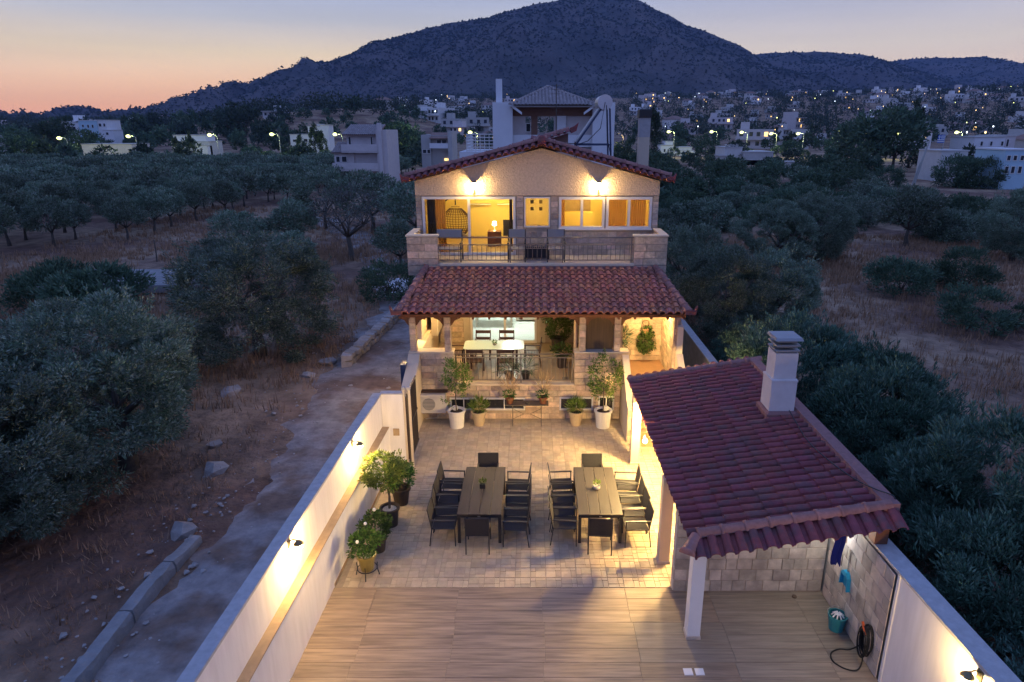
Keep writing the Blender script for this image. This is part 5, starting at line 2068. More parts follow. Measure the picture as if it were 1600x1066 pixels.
MB().lathe([(.12, 0), (.165, .30), (.175, .30), (.175, .32), (.155, .32), (.11, .02)], 18).build('tub', M['teal'], t, smooth=False)
MB().tube([(-.17, 0, .30), (-.15, .1, .36), (0, .17, .38), (.15, .1, .36), (.17, 0, .30)], .006, 5).build('handle', M['steel'], t)
b = MB()
for k in range(9):
    a = 2 * pi * k / 9
    b.tube([(0, 0, .31), (cos(a) * .06, sin(a) * .06, .34), (cos(a) * .11, sin(a) * .11, .29)], .014, 5)
b.build('mop_cloth', M['white'], t)
t = thing('garden_hose', 'coiled black garden hose hanging on the wall with a loop on the floor', 'hose', (right_x(9.35) - .06, 9.35, .0))
b = MB()
for k in range(7):
    rr = .13 + .012 * (k % 3)
    xx = -.02 - .022 * k
    b.tube([(xx, cos(a) * rr + .01 * (k % 2), .52 + sin(a) * rr * 1.95 - .012 * k) for a in np.linspace(0, 2 * pi, 25)], .013, 6, False)
b.build('coil', M['rubber'], t, smooth=True)
b = MB().tube(smooth([(-.10, -.02, .30), (-.14, -.10, .10), (-.24, -.16, .018), (-.42, -.12, .016), (-.55, .05, .016), (-.50, .24, .016), (-.32, .33, .016), (-.17, .28, .05), (-.10, .14, .26)]), .013, 6)
b.build('loop', M['rubber'], t, smooth=True)
MB().tube([(-.13, .10, .80), (-.14, -.06, .66)], .022, 6).build('nozzle', M['orange'], t)
MB().box(-.14, .05, -.03, .03, .74, .78, .008).build('hanger', M['black'], t)
tag(MB().lathe([(.05, 0), (.045, .03), (.01, .04)], 8).build('dead_leaf_heap', M['twig'], loc=(5.15, 11.08, .002)), 'small brown leaf scrap lying in the tiled corner', 'leaf litter')


# ------------------------------------------------------------------ wall lamps
def wall_lamp(x, y, z, side, lab, p):
    """side +1: wall on the left, lamp reaches to +x"""
    t = thing('wall_lamp', lab, 'lamp', (x, y, z))
    MB().box(-.005 if side > 0 else -.02, .02 if side > 0 else .005, -.05, .05, -.08, .08, .004).build('wall_plate', M['bronze'], t)
    MB().tube([(0, 0, .03), (side * .08, 0, .08), (side * .17, 0, .05)], .014, 6).build('arm', M['bronze'], t, smooth=True)
    b = MB().lathe([(.015, .06), (.035, .05), (.07, .015), (.088, -.01), (.084, -.014), (.066, .01), (.015, .04)], 14, (side * .17, 0, 0))
    b.build('shade', M['bronze'], t, smooth=True)
    MB().ball((side * .185, 0, -.04), .058, 10, 6).build('bulb', M['bulb'], t, smooth=True)
    light('wall_lamp_bulb', (x + side * .27, y, z - .10), p, WARM, .06)
    return t


for y, lab in ((9.95, 'bronze wall lamp on the white lane wall, nearer to the deck'), (13.75, 'bronze wall lamp on the white lane wall, nearer to the gate')):
    wall_lamp(low_x(y) - .165, y, 2.0, 1, lab, 125)
wall_lamp(right_x(7.05) - .03, 7.05, 1.98, -1, 'bronze wall lamp on the right white wall in the lower corner', 70)
wall_lamp(-3.80, 21.2, 3.0, -1, 'wall lamp on the left flank of the stone house, over the lane', 150)
t = thing('shelter_lamp', 'bare warm bulb hanging under the left eave of the tiled shelter', 'lamp', (2.62, 14.2, 1.86))
MB().lathe([(.025, .05), (.03, .12), (.012, .16)], 8).build('socket', M['white'], t)
MB().ball((0, 0, 0), .055, 10, 7).build('bulb', M['bulb'], t, smooth=True)
light('shelter_bulb', (2.50, 14.2, 1.80), 330, WARM2, .06)
for x, y in ((3.8, 12.8), (3.15, 16.0)):
    t = thing('shelter_lamp', 'lamp on the shelter ceiling ' + ('behind the tiled wall' if y < 14 else 'towards the house'), 'lamp', (x, y, 2.0))
    MB().lathe([(.07, .0), (.07, .05), (.03, .09)], 10).build('mount', M['white'], t)
    MB().ball((0, 0, -.03), .05, 10, 6).build('bulb', M['globe'], t, smooth=True)
    light('shelter_ceiling_bulb', (x, y, 1.86), 720 if y < 14 else 600, WARM2, .22 if y < 14 else .1)
for x, lab in ((-1.96, 'wall lamp shining on the left half of the gable'), (2.23, 'wall lamp shining on the right half of the gable')):
    t = thing('gable_lamp', lab, 'lamp', (x, UY - .045, 7.0))
    MB().lathe([(.015, -.20), (.05, -.18), (.03, -.15)], 10, (0, -.155, 0)).build('cup', M['bronze'], t)
    MB().tube([(0, 0, -.22), (0, -.10, -.24), (0, -.155, -.19)], .012, 6).build('arm', M['bronze'], t)
    MB().box(-.04, .04, -.015, 0, -.34, -.12).build('wall_plate', M['bronze'], t)
    MB().ball((0, -.155, .0), .072, 12, 8, .8).build('globe', M['bulb'], t, smooth=True)
    MB().lathe([(.15, .055), (.10, .085), (.02, .10)], 16, (0, -.155, 0)).build('cap', M['bronze'], t)
    light('gable_bulb', (x, UY - .20, 6.905), 100, WARM2, .07)

# ------------------------------------------------------------------ roof gear
t = thing('solar_water_heater', 'solar water heater with round tank on a dark pipe frame on the roof', 'water heater', (0, 0, 0))
yb = 26.0
a0, a1, a2, a3 = at(901, 225, y=yb), at(943, 165, y=yb), at(953, 170, y=yb), at(955, 240, y=yb)
c_ = at(945, 160, y=yb)
b = MB()
n_ = 18
for yy in (yb - .15, yb + 1.15):
    for k in range(n_):
        b.v.append((c_[0] + .27 * cos(2 * pi * k / n_), yy, c_[2] + .27 * sin(2 * pi * k / n_)))
for k in range(n_):
    b.f.append((k, (k + 1) % n_, n_ + (k + 1) % n_, n_ + k)); b.mi.append(0)
b.f += [tuple(range(n_)), tuple(range(n_, 2 * n_))]; b.mi += [0, 0]
b.build('tank', M['steel'], t)
b = MB()
for yy in (yb, yb + 1.0):
    b.tube([(a0[0], yy, a0[2] - .9), (a0[0], yy, a0[2]), (a1[0], yy, a1[2])], .035, 5)
    b.tube([(a2[0], yy, a2[2]), (a3[0], yy, a3[2] - .3)], .035, 5)
    b.tube([(a0[0], yy, a0[2] - .03), (a3[0], yy, a0[2] - .03)], .03, 5)
    b.tube([(a1[0], yy, a1[2]), (a2[0], yy, a2[2])], .03, 5)
b.build('frame', M['bluebox'], t)
b = MB()
b.hexa([(a0[0], yb, a0[2] - .02), (a1[0], yb, a1[2] - .02), (a1[0], yb + 1, a1[2] - .02), (a0[0], yb + 1, a0[2] - .02),
        (a0[0] - .04, yb, a0[2] + .06), (a1[0] - .04, yb, a1[2] + .06), (a1[0] - .04, yb + 1, a1[2] + .06), (a0[0] - .04, yb + 1, a0[2] + .06)])
b.build('collector_panel', M['grey'], t)
MB().tube([(c_[0], yb - .16, c_[2]), (c_[0] - .15, yb - .2, c_[2] - .9), (c_[0] - .6, yb - .15, c_[2] - 1.35), (a0[0] + .1, yb - .05, a0[2])], .014, 5).build('pipe', M['black'], t, smooth=True)
MB().tube([(c_[0] + .05, yb - .16, c_[2] - .1), (c_[0] + .1, yb - .2, c_[2] - 1.2), (c_[0] + .3, yb - .1, c_[2] - 2.0)], .014, 5).build('pipe', M['black'], t, smooth=True)
xm = at(869, 200, y=26.5)[0]
t = thing('aerial', 'thin television aerial mast rising behind the roof apex', 'aerial', (xm, 26.5, 8.2))
MB().tube([(0, 0, 0), (0, 0, 2.15)], .016, 5).build('mast', M['iron'], t)
for k, z in enumerate((2.1, 1.95, 1.8, 1.3, 1.2)):
    MB().tube([(-.18, 0, z), (.18, 0, z)], .007, 4).build('element', M['iron'], t)

# ------------------------------------------------------------------ neighbouring buildings
def bldg(name, lab, x, y, rz=0.0, z=None):
    return thing(name, lab, 'house', (x, y, H(x, y) if z is None else z), rz)


def wins(t, y, rects, mt='farwin', fr='pvc'):
    for (x0, x1, z0, z1) in rects:
        w = MB().box(x0, x1, y - .05, y + .02, z0, z1).build('window', M[mt], t)
        b = MB()
        frame_rect(b, x0 - .04, x1 + .04, y - .0, z0 - .04, z1 + .04, .07, .08, ((x0 + x1) / 2,) if x1 - x0 > .9 else ())
        b.build('window_frame', M[fr], w)


def slab_tiles(parent, o, a, up, na, nb, tw, tl, mtl, h=.09, name='roof_tiles', clip=None):
    tm = tile_mesh(name, tl * 1.1, tw, h, mtl)
    ms = []
    a, up = Vector(a).normalized(), Vector(up).normalized()
    for j in range(na):
        for k in range(nb):
            if clip and not clip((j + .5) / na, (k + .5) / nb):
                continue
            ms.append(frame(Vector(o) + a * (j + .5) * tw + up * k * tl, a, up))
    joined(name, tm, ms, mtl, parent)


# white three storey neighbour straight behind
D = 60.0
P = lambda px, py, y=D: at(px, py, y=y)
nb = thing('neighbour_house', 'large white neighbouring house with a grey hipped tile roof and two pylons', 'house', (0, 0, 0))
xl, xr = P(770, 200)[0], P(960, 200)[0]
px1, px2 = P(801, 200)[0], P(926, 200)[0]
ztop = P(780, 160)[2]
MB().box(xl, px1, D, D + 4, -.2, ztop).build('pylon', M['farwhite'], nb)
MB().box(px2, xr, D, D + 4, -.2, ztop).build('pylon', M['farwhite'], nb)
zr = P(860, 166)[2]
b = MB()
x_a, x_b, x_c, x_d = P(821, 200)[0], P(866, 200)[0], P(884, 200)[0], 0
b.box(px1, x_a, D + 1.2, D + 1.4, -.2, zr)
b.box(P(830, 200)[0], P(839, 200)[0], D + 1.2, D + 1.4, -.2, zr)
b.box(x_b, px2, D + 1.2, D + 1.4, -.2, zr)
b.box(x_a, x_b, D + 1.2, D + 1.4, P(840, 182)[2], zr)
b.box(x_a, x_b, D + 1.2, D + 1.4, -.2, P(840, 212)[2])
b.box(px1, px2, D + 9, D + 9.2, -.2, P(840, 208)[2])
b.build('wall', M['farpink'], nb)
MB().box(P(830, 200)[0], P(840, 200)[0], D + 1.1, D + 1.19, -.2, P(840, 180)[2]).build('column', M['farbrown'], nb)
MB().box(px1, px2, D + 1.0, D + 1.19, P(840, 181)[2], zr).build('lintel', M['farbrown'], nb)
MB().box(P(871, 200)[0], P(885, 200)[0], D + .9, D + 1.1, P(870, 208)[2], P(870, 181)[2]).build('door', M['farwhite'], nb)
wins(nb, D + 9, [(P(822, 200, 69)[0], P(829, 200, 69)[0], P(825, 206, 69)[2], P(825, 193, 69)[2])])
MB().box(px1 + .02, px2 - .02, D + .5, D + .6, P(840, 224)[2], P(840, 211)[2]).build('balcony_wall', M['farwhite'], nb)
MB().box(px1, px2, D + .5, D + 9, P(840, 226)[2] - .2, P(840, 226)[2]).build('balcony_slab', M['farwhite'], nb)
xe0, xe1 = P(797, 166)[0], P(932, 166)[0]
xm, za, zb = P(856, 137, D + 5)[0], P(856, 137, D + 5)[2], P(860, 165)[2]
b = MB()
b.hexa([(xe0, D - .6, zb - .12), (xe1, D - .6, zb - .12), (xe1, D + 10, zb - .12), (xe0, D + 10, zb - .12), (xm, D + 5, za - .15), (xm + .05, D + 5, za - .15), (xm + .05, D + 5.1, za - .15), (xm, D + 5.1, za - .15)])
nr = b.build('roof', M['farpink'], nb)
wdt = xe1 - xe0
upn = Vector((0, 5.6, za - zb))
L = upn.length
na = int(wdt / .30)
c0 = (xm - xe0) / wdt
slab_tiles(nr, (xe0, D - .65, zb + .02), (1, 0, 0), upn, na, int(L / .42), .30, .42, M['fargrey'], clip=lambda u, v: c0 * v * .97 < u < 1 - (1 - c0) * v * .97)
rb = barrel_mesh('hip_tile', .5, .14, .12, M['fargrey'])
run_barrels('hip_tile', rb, .45, (xe0, D - .6, zb + .06), (xm, D + 5, za + .08), nr)
run_barrels('hip_tile', rb, .45, (xe1, D - .6, zb + .06), (xm, D + 5, za + .08), nr)
for xx, s in ((px1, 1), (px2, -1)):
    b = MB()
    b.prism([(xx, zb + .05), (xx + s * .8, zb - .55), (xx + s * .8, zb - .75), (xx, zb - .2)][::s], 'y', D - .5, D - .3)
    b.build('bargeboard', M['farwhite'], nr)
ch = MB().box(P(774, 150)[0], P(783.5, 150)[0], D + 1, D + 1.6, ztop, P(778, 122)[2]).build('chimney', M['farwhite'], nb)
# its roof terrace with pipe railing
tz = P(740, 238)[2]
MB().box(P(716, 240)[0], xl, D + 1, D + 9, tz - .5, tz).build('terrace', M['farwhite'], nb)
rl = MB().box(P(716, 240)[0], xl, D + 1.4, D + 1.5, tz - 3.5, tz - .5).build('terrace_wall', M['farwhite'], nb)
tb = MB()
xa = P(727, 214)[0]
for k in range(6):
    z = tz + .12 + k * .27
    MB().tube([(xa, D + 8, z), (xa, D + 1, z), (xl, D + 1, z)], .035, 5).build('rail', M['white'], nb)
for k in range(7):
    x = xa + (xl - xa) * k / 6
    MB().tube([(x, D + 1, tz), (x, D + 1, tz + 1.5)], .03, 5).build('rail_post', M['white'], nb)
for k in range(6):
    MB().tube([(xa, D + 2 + k, tz), (xa, D + 2 + k, tz + 1.5)], .03, 5).build('rail_post', M['white'], nb)

# rose pink three storey house with balconies
D2 = 104.0
Q = lambda px, py, y=D2: at(px, py, y=y)
t = thing('balcony_house', 'rose pink three storey house with stacked balconies and a tall chimney', 'house', (0, 0, 0))
xa, xb, xc, xd = Q(518, 232)[0], Q(539, 232)[0], Q(589, 232)[0], Q(605, 232)[0]
z3, z2, z1, z0 = Q(0, 211)[2], Q(0, 236)[2], Q(0, 265)[2], -.2
z4 = Q(0, 200)[2]
MB().box(xa, xb + 1, D2 + 1, D2 + 9, z0, z2 - .3).build('wall', M['farpink'], t)
MB().box(xb, xc, D2 + 1.3, D2 + 9, z0, z3).build('wall', M['farpink'], t)
MB().box(xc - .05, xd, D2, D2 + 9, z0, Q(0, 203)[2]).build('wall', M['farpink'], t)
MB().box(Q(592, 232)[0], Q(598, 232)[0], D2 - .5, D2 + .1, z0, Q(0, 192)[2]).build('chimney', M['farpink'], t)
for z, x0, x1 in ((z2, xb - .5, xc), (z1, xa, xc)):
    MB().box(x0, x1 + .2, D2 - .2, D2 + 1.5, z - .25, z).build('balcony_slab', M['farpink'], t)
    MB().box(x0, x1 + .2, D2 - .25, D2 - .1, z + .003, z + .95).build('balcony_wall', M['farpink'], t)
for (zz, x0, x1, yy, hh, d) in ((z3, xb - .5, xc + .2, D2 + .5, 1.5, 6), (z2 - .3, xa - .3, xb + .2, D2 + .6, 1.4, 4)):
    b = MB()
    b.hexa([(x0, yy, zz - .1), (x1, yy, zz - .1), (x1, yy + d, zz + hh - .1), (x0, yy + d, zz + hh - .1), (x0, yy, zz), (x1, yy, zz), (x1, yy + d, zz + hh), (x0, yy + d, zz + hh)])
    r_ = b.build('roof', M['farroof'], t)
    slab_tiles(r_, (x0, yy - .05, zz + .03), (1, 0, 0), (0, d, hh), int((x1 - x0) / .3), int(sqrt(d * d + hh * hh) / .42), .3, .42, M['fargrey'])
wins(t, D2 + 1.25, [(Q(542, 232)[0], Q(546, 232)[0], z2 + .1, z2 + 2.0), (Q(543, 232)[0], Q(547, 232)[0], z1 + .1, z1 + 2.0), (Q(577, 232)[0], Q(580, 232)[0], z2 + .1, z2 + 2.0)])
wins(t, D2 + .95, [(Q(521, 232)[0], Q(527, 232)[0], Q(0, 254)[2], Q(0, 245)[2]), (Q(530, 232)[0], Q(538, 232)[0], Q(0, 254)[2], Q(0, 245)[2])])

# small grey house left of the gable
D3 = 118.0
Q3 = lambda px, py, y=D3: at(px, py, y=y)
t = thing('grey_house', 'pale grey two storey house with a balcony, left behind the gable', 'house', (0, 0, 0))
MB().box(Q3(657, 232)[0], Q3(672, 232)[0], D3 + 1, D3 + 8, -.2, Q3(0, 211)[2]).build('wall', M['farwall'], t)
MB().box(Q3(672, 232)[0], Q3(700, 232)[0], D3 + 1.5, D3 + 8, -.2, Q3(0, 212)[2]).build('wall', M['farwall'], t)
MB().box(Q3(700, 232)[0], Q3(706.5, 232)[0], D3, D3 + 8, -.2, Q3(0, 205)[2]).build('wall', M['farwall'], t)
MB().box(Q3(671, 232)[0], Q3(701, 232)[0], D3 + .1, D3 + .3, Q3(0, 232)[2], Q3(0, 224)[2]).build('balcony_wall', M['farwhite'], t)
b = MB()
x0, x1 = Q3(671, 232)[0], Q3(703, 232)[0]
zz = Q3(0, 217)[2]
b.hexa([(x0, D3 + .2, zz), (x1, D3 + .2, zz), (x1, D3 + 4, zz + .9), (x0, D3 + 4, zz + .9), (x0, D3 + .2, zz + .1), (x1, D3 + .2, zz + .1), (x1, D3 + 4, zz + 1), (x0, D3 + 4, zz + 1)])
b.build('roof', M['farroof'], t)
wins(t, D3 + 1.45, [(Q3(681, 232)[0], Q3(688, 232)[0], Q3(0, 226)[2], Q3(0, 219)[2]), (Q3(689, 232)[0], Q3(696, 232)[0], Q3(0, 226)[2], Q3(0, 219)[2])])
wins(t, D3 + .95, [(Q3(659, 232)[0], Q3(665, 232)[0], Q3(0, 240)[2], Q3(0, 234)[2]), (Q3(666, 232)[0], Q3(671, 232)[0], Q3(0, 240)[2], Q3(0, 234)[2])])
wins(t, D3 + 1.44, [(Q3(692, 232)[0], Q3(702, 232)[0], Q3(0, 252)[2], Q3(0, 248)[2])], mt='farlit')


def boxes(name, lab, D, items, windows=(), wmat='farwin', roofs=()):
    t = thing(name, lab, 'house', (0, 0, 0))
    q = lambda px, py: at(px, py, y=D)
    for (x0, x1, ytop, ybot, mt, dy, dep) in items:
        X0, X1 = q(x0, 232)[0], q(x1, 232)[0]
        zb = min(q(0, ybot)[2], H((X0 + X1) / 2, D)) - .3
        MB().box(X0, X1, D + dy, D + dy + dep, zb, q(0, ytop)[2]).build('wall', M[mt], t)
        MB().box(X0 - .15, X1 + .15, D + dy - .15, D + dy + dep, q(0, ytop)[2] + .003, q(0, ytop)[2] + .22).build('roof', M['farwall' if mt != 'farblue' else 'farwhite'], t)
    for (x0, x1, y0, y1, dy) in windows:
        w = MB().box(q(x0, 232)[0], q(x1, 232)[0], D + dy - .06, D + dy - .01, q(0, y1)[2], q(0, y0)[2]).build('window', M[wmat], t)
        b = MB()
        frame_rect(b, q(x0, 232)[0] - .05, q(x1, 232)[0] + .05, D + dy - .002, q(0, y1)[2] - .05, q(0, y0)[2] + .05, .09, .10)
        b.build('window_frame', M['pvc'], w)
    return t


boxes('cubic_house', 'white cubic house with a stair tower beyond the left orchard', 205, [(455, 490, 211, 232, 'farwhite', 0, 9), (483, 508, 198, 232, 'farwhite', .5, 8), (503, 516, 196, 232, 'farwhite', 0, 5), (496, 502, 195, 210, 'farwhite', 2, 3)],
      [(459, 465, 218, 222, 0), (476, 482, 217, 222, 0), (490, 495, 205, 209, .5), (499, 501, 217, 221, .5)])
boxes('arched_house', 'low pale house with a wide arched roof beyond the orchard', 196, [(266, 326, 222, 238, 'farwall', 1, 8), (268, 318, 212, 223, 'farwhite', 2, 6), (305, 326, 228, 240, 'farwhite', -.8, 3)],
      [(274, 280, 226, 231, 1), (290, 299, 225, 232, 1), (311, 318, 226, 231, 1)])
boxes('flat_house', 'grey flat roofed house with broad eaves among the left trees', 190, [(133, 205, 228, 250, 'farwall', 1, 8), (130, 208, 226, 228.5, 'farpink', -.5, 9)], [(150, 162, 232, 240, 1), (165, 177, 232, 240, 1), (138, 143, 232, 240, 1), (186, 195, 233, 240, 1)])
boxes('white_villa', 'large white villa on the far left, above the flat roofed house', 262, [(105, 136, 192, 214, 'farwhite', 1, 9), (130, 158, 189, 214, 'farblue', 0, 10), (155, 172, 188, 214, 'farwhite', .5, 9), (166, 182, 204, 216, 'farwhite', 0, 6)],
      [(108, 113, 198, 205, 1), (117, 122, 198, 205, 1), (127, 129, 198, 204, 1), (135, 138, 195, 199, 0), (143, 146, 195, 200, 0), (150, 153, 195, 200, 0), (147, 149, 206, 210, 0), (160, 164, 193, 198, .5), (167, 170, 193, 198, .5), (170, 174, 207, 211, 0)])
boxes('low_house', 'pale low house cut by the left picture edge', 250, [(-8, 26, 212, 224, 'farwall', 0, 8)], [(4, 9, 215, 219, 0)])
boxes('terraced_house', 'grey house with a deep shaded veranda beyond the right thicket', 172, [(1133, 1160, 231, 252, 'farwall', 0, 9), (1160, 1206, 238, 239.5, 'farwall', -1.5, 10), (1161, 1205, 250, 251.5, 'farwall', -1.5, 10), (1162, 1204, 239.5, 262, 'farbrown', 2, 7), (1143, 1156, 228, 234, 'farwall', 2, 4), (1124, 1138, 244, 256, 'farwall', -1, 5)],
      [(1178, 1183, 240, 249, 2), (1190, 1194, 242, 248, 2)])
boxes('white_house', 'small white house under a lamp, right of the rear chimney', 232, [(1033, 1053, 228, 246, 'farwhite', 1, 7), (1042, 1054, 222, 232, 'farwhite', 3, 5), (1052, 1084, 236, 246, 'farwhite', 0, 8), (1062, 1084, 231, 237, 'farwall', 3, 6)], [(1038, 1041, 233, 238, 1), (1044, 1046, 233, 238, 1)])
boxes('lit_annex', 'little white annex with one glowing window below the small white house', 222, [(1072, 1090, 239, 248, 'farwhite', 0, 5)], [(1073, 1079, 240, 245, 0)], wmat='farlit')
boxes('cream_house', 'cream house with a sloping lean-to beyond the right thicket', 118, [(1478, 1520, 237, 280, 'farwall', 1, 7), (1492, 1560, 256, 280, 'farpink', -.4, 3)], [(1484, 1488, 245, 252, 1), (1504, 1508, 245, 252, 1), (1526, 1532, 262, 269, -.4), (1542, 1548, 262, 269, -.4), (1492, 1497, 262, 269, -.4), (1499, 1504, 262, 269, -.4), (1506, 1511, 262, 269, -.4)])
boxes('tall_white_house', 'tall white house behind the cream house at the right edge', 140, [(1520, 1568, 215, 262, 'farwhite', 0, 8), (1566, 1600, 213, 236, 'farpink', 3, 6)], [(1530, 1534, 221, 228, 0), (1545, 1549, 221, 228, 0), (1562, 1566, 221, 228, 0), (1532, 1536, 238, 246, 0), (1558, 1562, 238, 246, 0), (1574, 1578, 218, 230, 3), (1586, 1590, 218, 230, 3)])
boxes('blue_house', 'pale blue house with square windows cut by the right edge', 104, [(1572, 1612, 235, 286, 'farblue', 0, 7)], [(1576, 1582, 243, 251, 0), (1586, 1592, 243, 251, 0), (1597, 1603, 243, 251, 0), (1576, 1582, 260, 271, 0), (1586, 1592, 260, 271, 0), (1597, 1603, 260, 271, 0)])
boxes('garden_shed', 'small pale shed in the right thicket', 160, [(1232, 1252, 254, 264, 'farwall', 0, 4)], [(1240, 1243, 257, 261, 0)])
x, y = at(1442, 250, y=112)[0], 112
t = thing('utility_pole', 'leaning pale utility pole with a stay beside the cream house', 'pole', (x, y, H(x, y)), 0)
MB().tube([(-.8, 0, -.2), (-.1, 0, 4), (.55, 0, at(1, 219, y=112)[2] - H(x, y))], [.17, .15, .11], 7).build('shaft', M['galv'], t)
MB().tube([(-1.1, .1, -.2), (-.35, 0, 3.6)], .08, 5).build('stay', M['galv'], t)
MB().tube([(.05, -.7, 6.3), (.6, .7, 6.5)], .05, 5).build('crossarm', M['galv'], t)
xf = at(1472, 230, y=119)[0]
zf = at(0, 237, y=119)[2]
t = thing('flag', 'blue and white striped flag on a pole above the cream house', 'flag', (xf, 119, zf))
MB().tube([(0, 0, -.1), (.35, 0, 3.0)], .04, 5).build('flagpole', M['galv'], t)
for k in range(9):
    z = 2.75 - k * .15
    MB().box(-1.0 + (0.55 if k < 5 else 0) - .0, -.45 + .7, -.015, .015, z - .148, z).build('stripe', M['flagblue' if k % 2 == 0 else 'white'], t)
b = MB().box(-1.0, -.46, -.02, .02, 2.0, 2.75)
cn = b.build('canton', M['flagblue'], t)
MB().box(-.78, -.68, -.026, .026, 2.005, 2.745).build('cross_bar', M['white'], cn)
MB().box(-.995, -.465, -.024, .024, 2.32, 2.43).build('cross_bar', M['white'], cn)


# ------------------------------------------------------------------ street lamps along the far road
def street_lamp(x, y, z, head, lab, group, hgt, big=1.0, lit=0, col=(.95, 1, .6), arm=1.0):
    t = thing('street_lamp', lab, 'street lamp', (x, y, z), 0, group)
    MB().tube([(0, 0, -.2), (0, 0, hgt - .3), (-.35 * arm, 0, hgt), (-1.1 * arm, 0, hgt + .1)], [.11, .08, .06, .05], 6).build('post', M['galv'], t)
    MB().box(-1.9 * arm * big, -.9 * arm * big, -.16 * big, .16 * big, hgt + .06, hgt + .2 * big).build('lamp_housing', M['galv'], t)
    MB().ball((-1.4 * arm * big, 0, hgt), .44 * big, 8, 6, .7).build('lamp_head', M[head], t)
    if lit:
        light('street_bulb', (x - 1.4 * arm, y - .1, z + hgt - .45), lit, col, .2)
    return t


LMP = [(95, 216, 178, 'left of the flat roofed house'), (203, 213, 178, 'behind the flat roofed house'), (330, 211, 180, 'right of the arched roof'), (427, 210, 180, 'between the arched roof and the white cubic house'),
       (526, 210, 180, 'right of the white cubic house'), (635, 209, 182, 'between the rose pink and grey houses'), (737, 207, 185, 'above the pipe railing terrace'),
       (1047, 206, 215, 'above the small white house right of the rear chimney'), (1114, 206, 215, 'second to the right of the rear chimney'), (1161, 207, 214, 'third to the right of the rear chimney'),
       (1207, 209, 212, 'fourth to the right of the rear chimney'), (1249, 209, 212, 'fifth to the right of the rear chimney'), (1353, 209, 205, 'left of the two by the utility pole'), (1405, 209, 204, 'right of the two by the utility pole'), (1497, 207, 202, 'above the cream house and the flag')]
for px, py, d, lab in LMP:
    x, _, z = at(px, py, y=d)
    g = H(x, d)
    street_lamp(x + 1.4, d, g, 'lampgreen', 'yellowish street lamp ' + lab, 'lamps along the far road', max(4.5, z - g), 1.3, 800, (.85, 1, .42))
x, _, z = at(974, 210, y=150)
street_lamp(x, 150, H(x, 150), 'lampwarm', 'bright warm lamp glaring between the white neighbour and the rear chimney', 'lamps along the far road', max(4, z - H(x, 150)), 2.4, 260, WARM2)

# ------------------------------------------------------------------ far town and trees
rng = random.Random(23)


def far_house(v):
    """one small far house as a single mesh with walls, roof and windows"""
    r = random.Random(400 + v)
    b = MB()
    w, d, h = r.uniform(8, 13), r.uniform(7, 10), r.choice([3.3, 6.2, 6.4])
    b.box(-w / 2, w / 2, -d / 2, d / 2, -3, h)
    if v % 3 == 0:
        w2 = w * r.uniform(.4, .6)
        s = r.choice((-1, 1))
        b.box(s * w / 2 - (w2 if s > 0 else 0), s * w / 2 + (w2 if s < 0 else 0), -d / 2 + 1.5, d / 2 - .4, h, h + 3)
        b.box(-w / 2 - .4, w / 2 + .4, -d / 2 - 1.4, -d / 2 + .1, h - .2, h + .05)
    elif v % 3 == 1:
        b.cur = 1
        b.hexa([(-w / 2 - .5, -d / 2 - .5, h), (w / 2 + .5, -d / 2 - .5, h), (w / 2 + .5, d / 2 + .5, h), (-w / 2 - .5, d / 2 + .5, h),
                (-w * .2, -.1, h + 1.9), (w * .2, -.1, h + 1.9), (w * .2, .1, h + 1.9), (-w * .2, .1, h + 1.9)])
        b.cur = 0
    else:
        b.box(-w / 2 + 1, -w / 2 + 4, 0, 3, h, h + 2.4)
        b.box(-w / 2 - .2, w / 2 + .2, -d / 2 - 1.3, -d / 2 - .01, 2.9, 3.1)
        b.box(-w / 2 - .2, w / 2 + .2, -d / 2 - 1.3, -d / 2 - 1.2, 3.1, 3.9)
    for fl in range(int(h // 3)):
        x = -w / 2 + 1
        while x < w / 2 - 1.6:
            b.cur = 3 if r.random() < .12 else 2
            b.box(x, x + 1.2, -d / 2 - .06, -d / 2 + .02, fl * 3.1 + 1.0, fl * 3.1 + 2.4)
            x += r.uniform(2.2, 3.4)
    b.cur = 0
    return b


FH = []
for v in range(12):
    FH.append((far_house(v).mesh('house', [M[['farwall', 'townwhite', 'farpink', 'farwall'][v % 4]], M['farroof'], M['farwin'], M['farlit']]), v % 3))
KL = {0: 'small stepped flat roofed house', 1: 'small tile roofed house', 2: 'small house with a front balcony'}
GL = {0: 'stepped houses', 1: 'tile roofed houses', 2: 'balcony houses'}


def far_spot(p0, p1, r0, r1):
    px = rng.uniform(p0, p1)
    az = atan((px - CX) / F * .953)
    r_ = r0 + (r1 - r0) * rng.random() ** .8
    return r_ * sin(az), r_ * cos(az)


ZN = {990: 'in the far town right of the stone house', 600: 'on the slope left behind the white neighbour', 195: 'on the hillside under the sunset', -60: 'at the far left horizon', 200: 'on the hillside under the sunset', -20: 'at the far left horizon',
      980: 'in the far town right of the stone house', 540: 'on the slope left behind the white neighbour', -80: 'on the hillside beyond the orchard', -120: 'between the orchard and the left houses', 960: 'between the thicket and the far town'}
for (p0, p1, r0, r1, n) in ((990, 1660, 280, 1180, 135), (600, 800, 330, 1000, 40), (195, 520, 420, 1050, 38), (-60, 180, 300, 900, 12)):
    for _ in range(n):
        x, y = far_spot(p0, p1, r0, r1)
        me, k = rng.choice(FH)
        o = link('house', me, loc=(x, y, H(x, y)))
        o.rotation_euler = (0, 0, rng.gauss(0, .5))
        s = rng.uniform(.9, 1.35)
        o.scale = (s, s, s)
        tag(o, KL[k] + ' ' + ZN[p0], 'house', GL[k] + ' ' + ZN[p0])
hd = {}
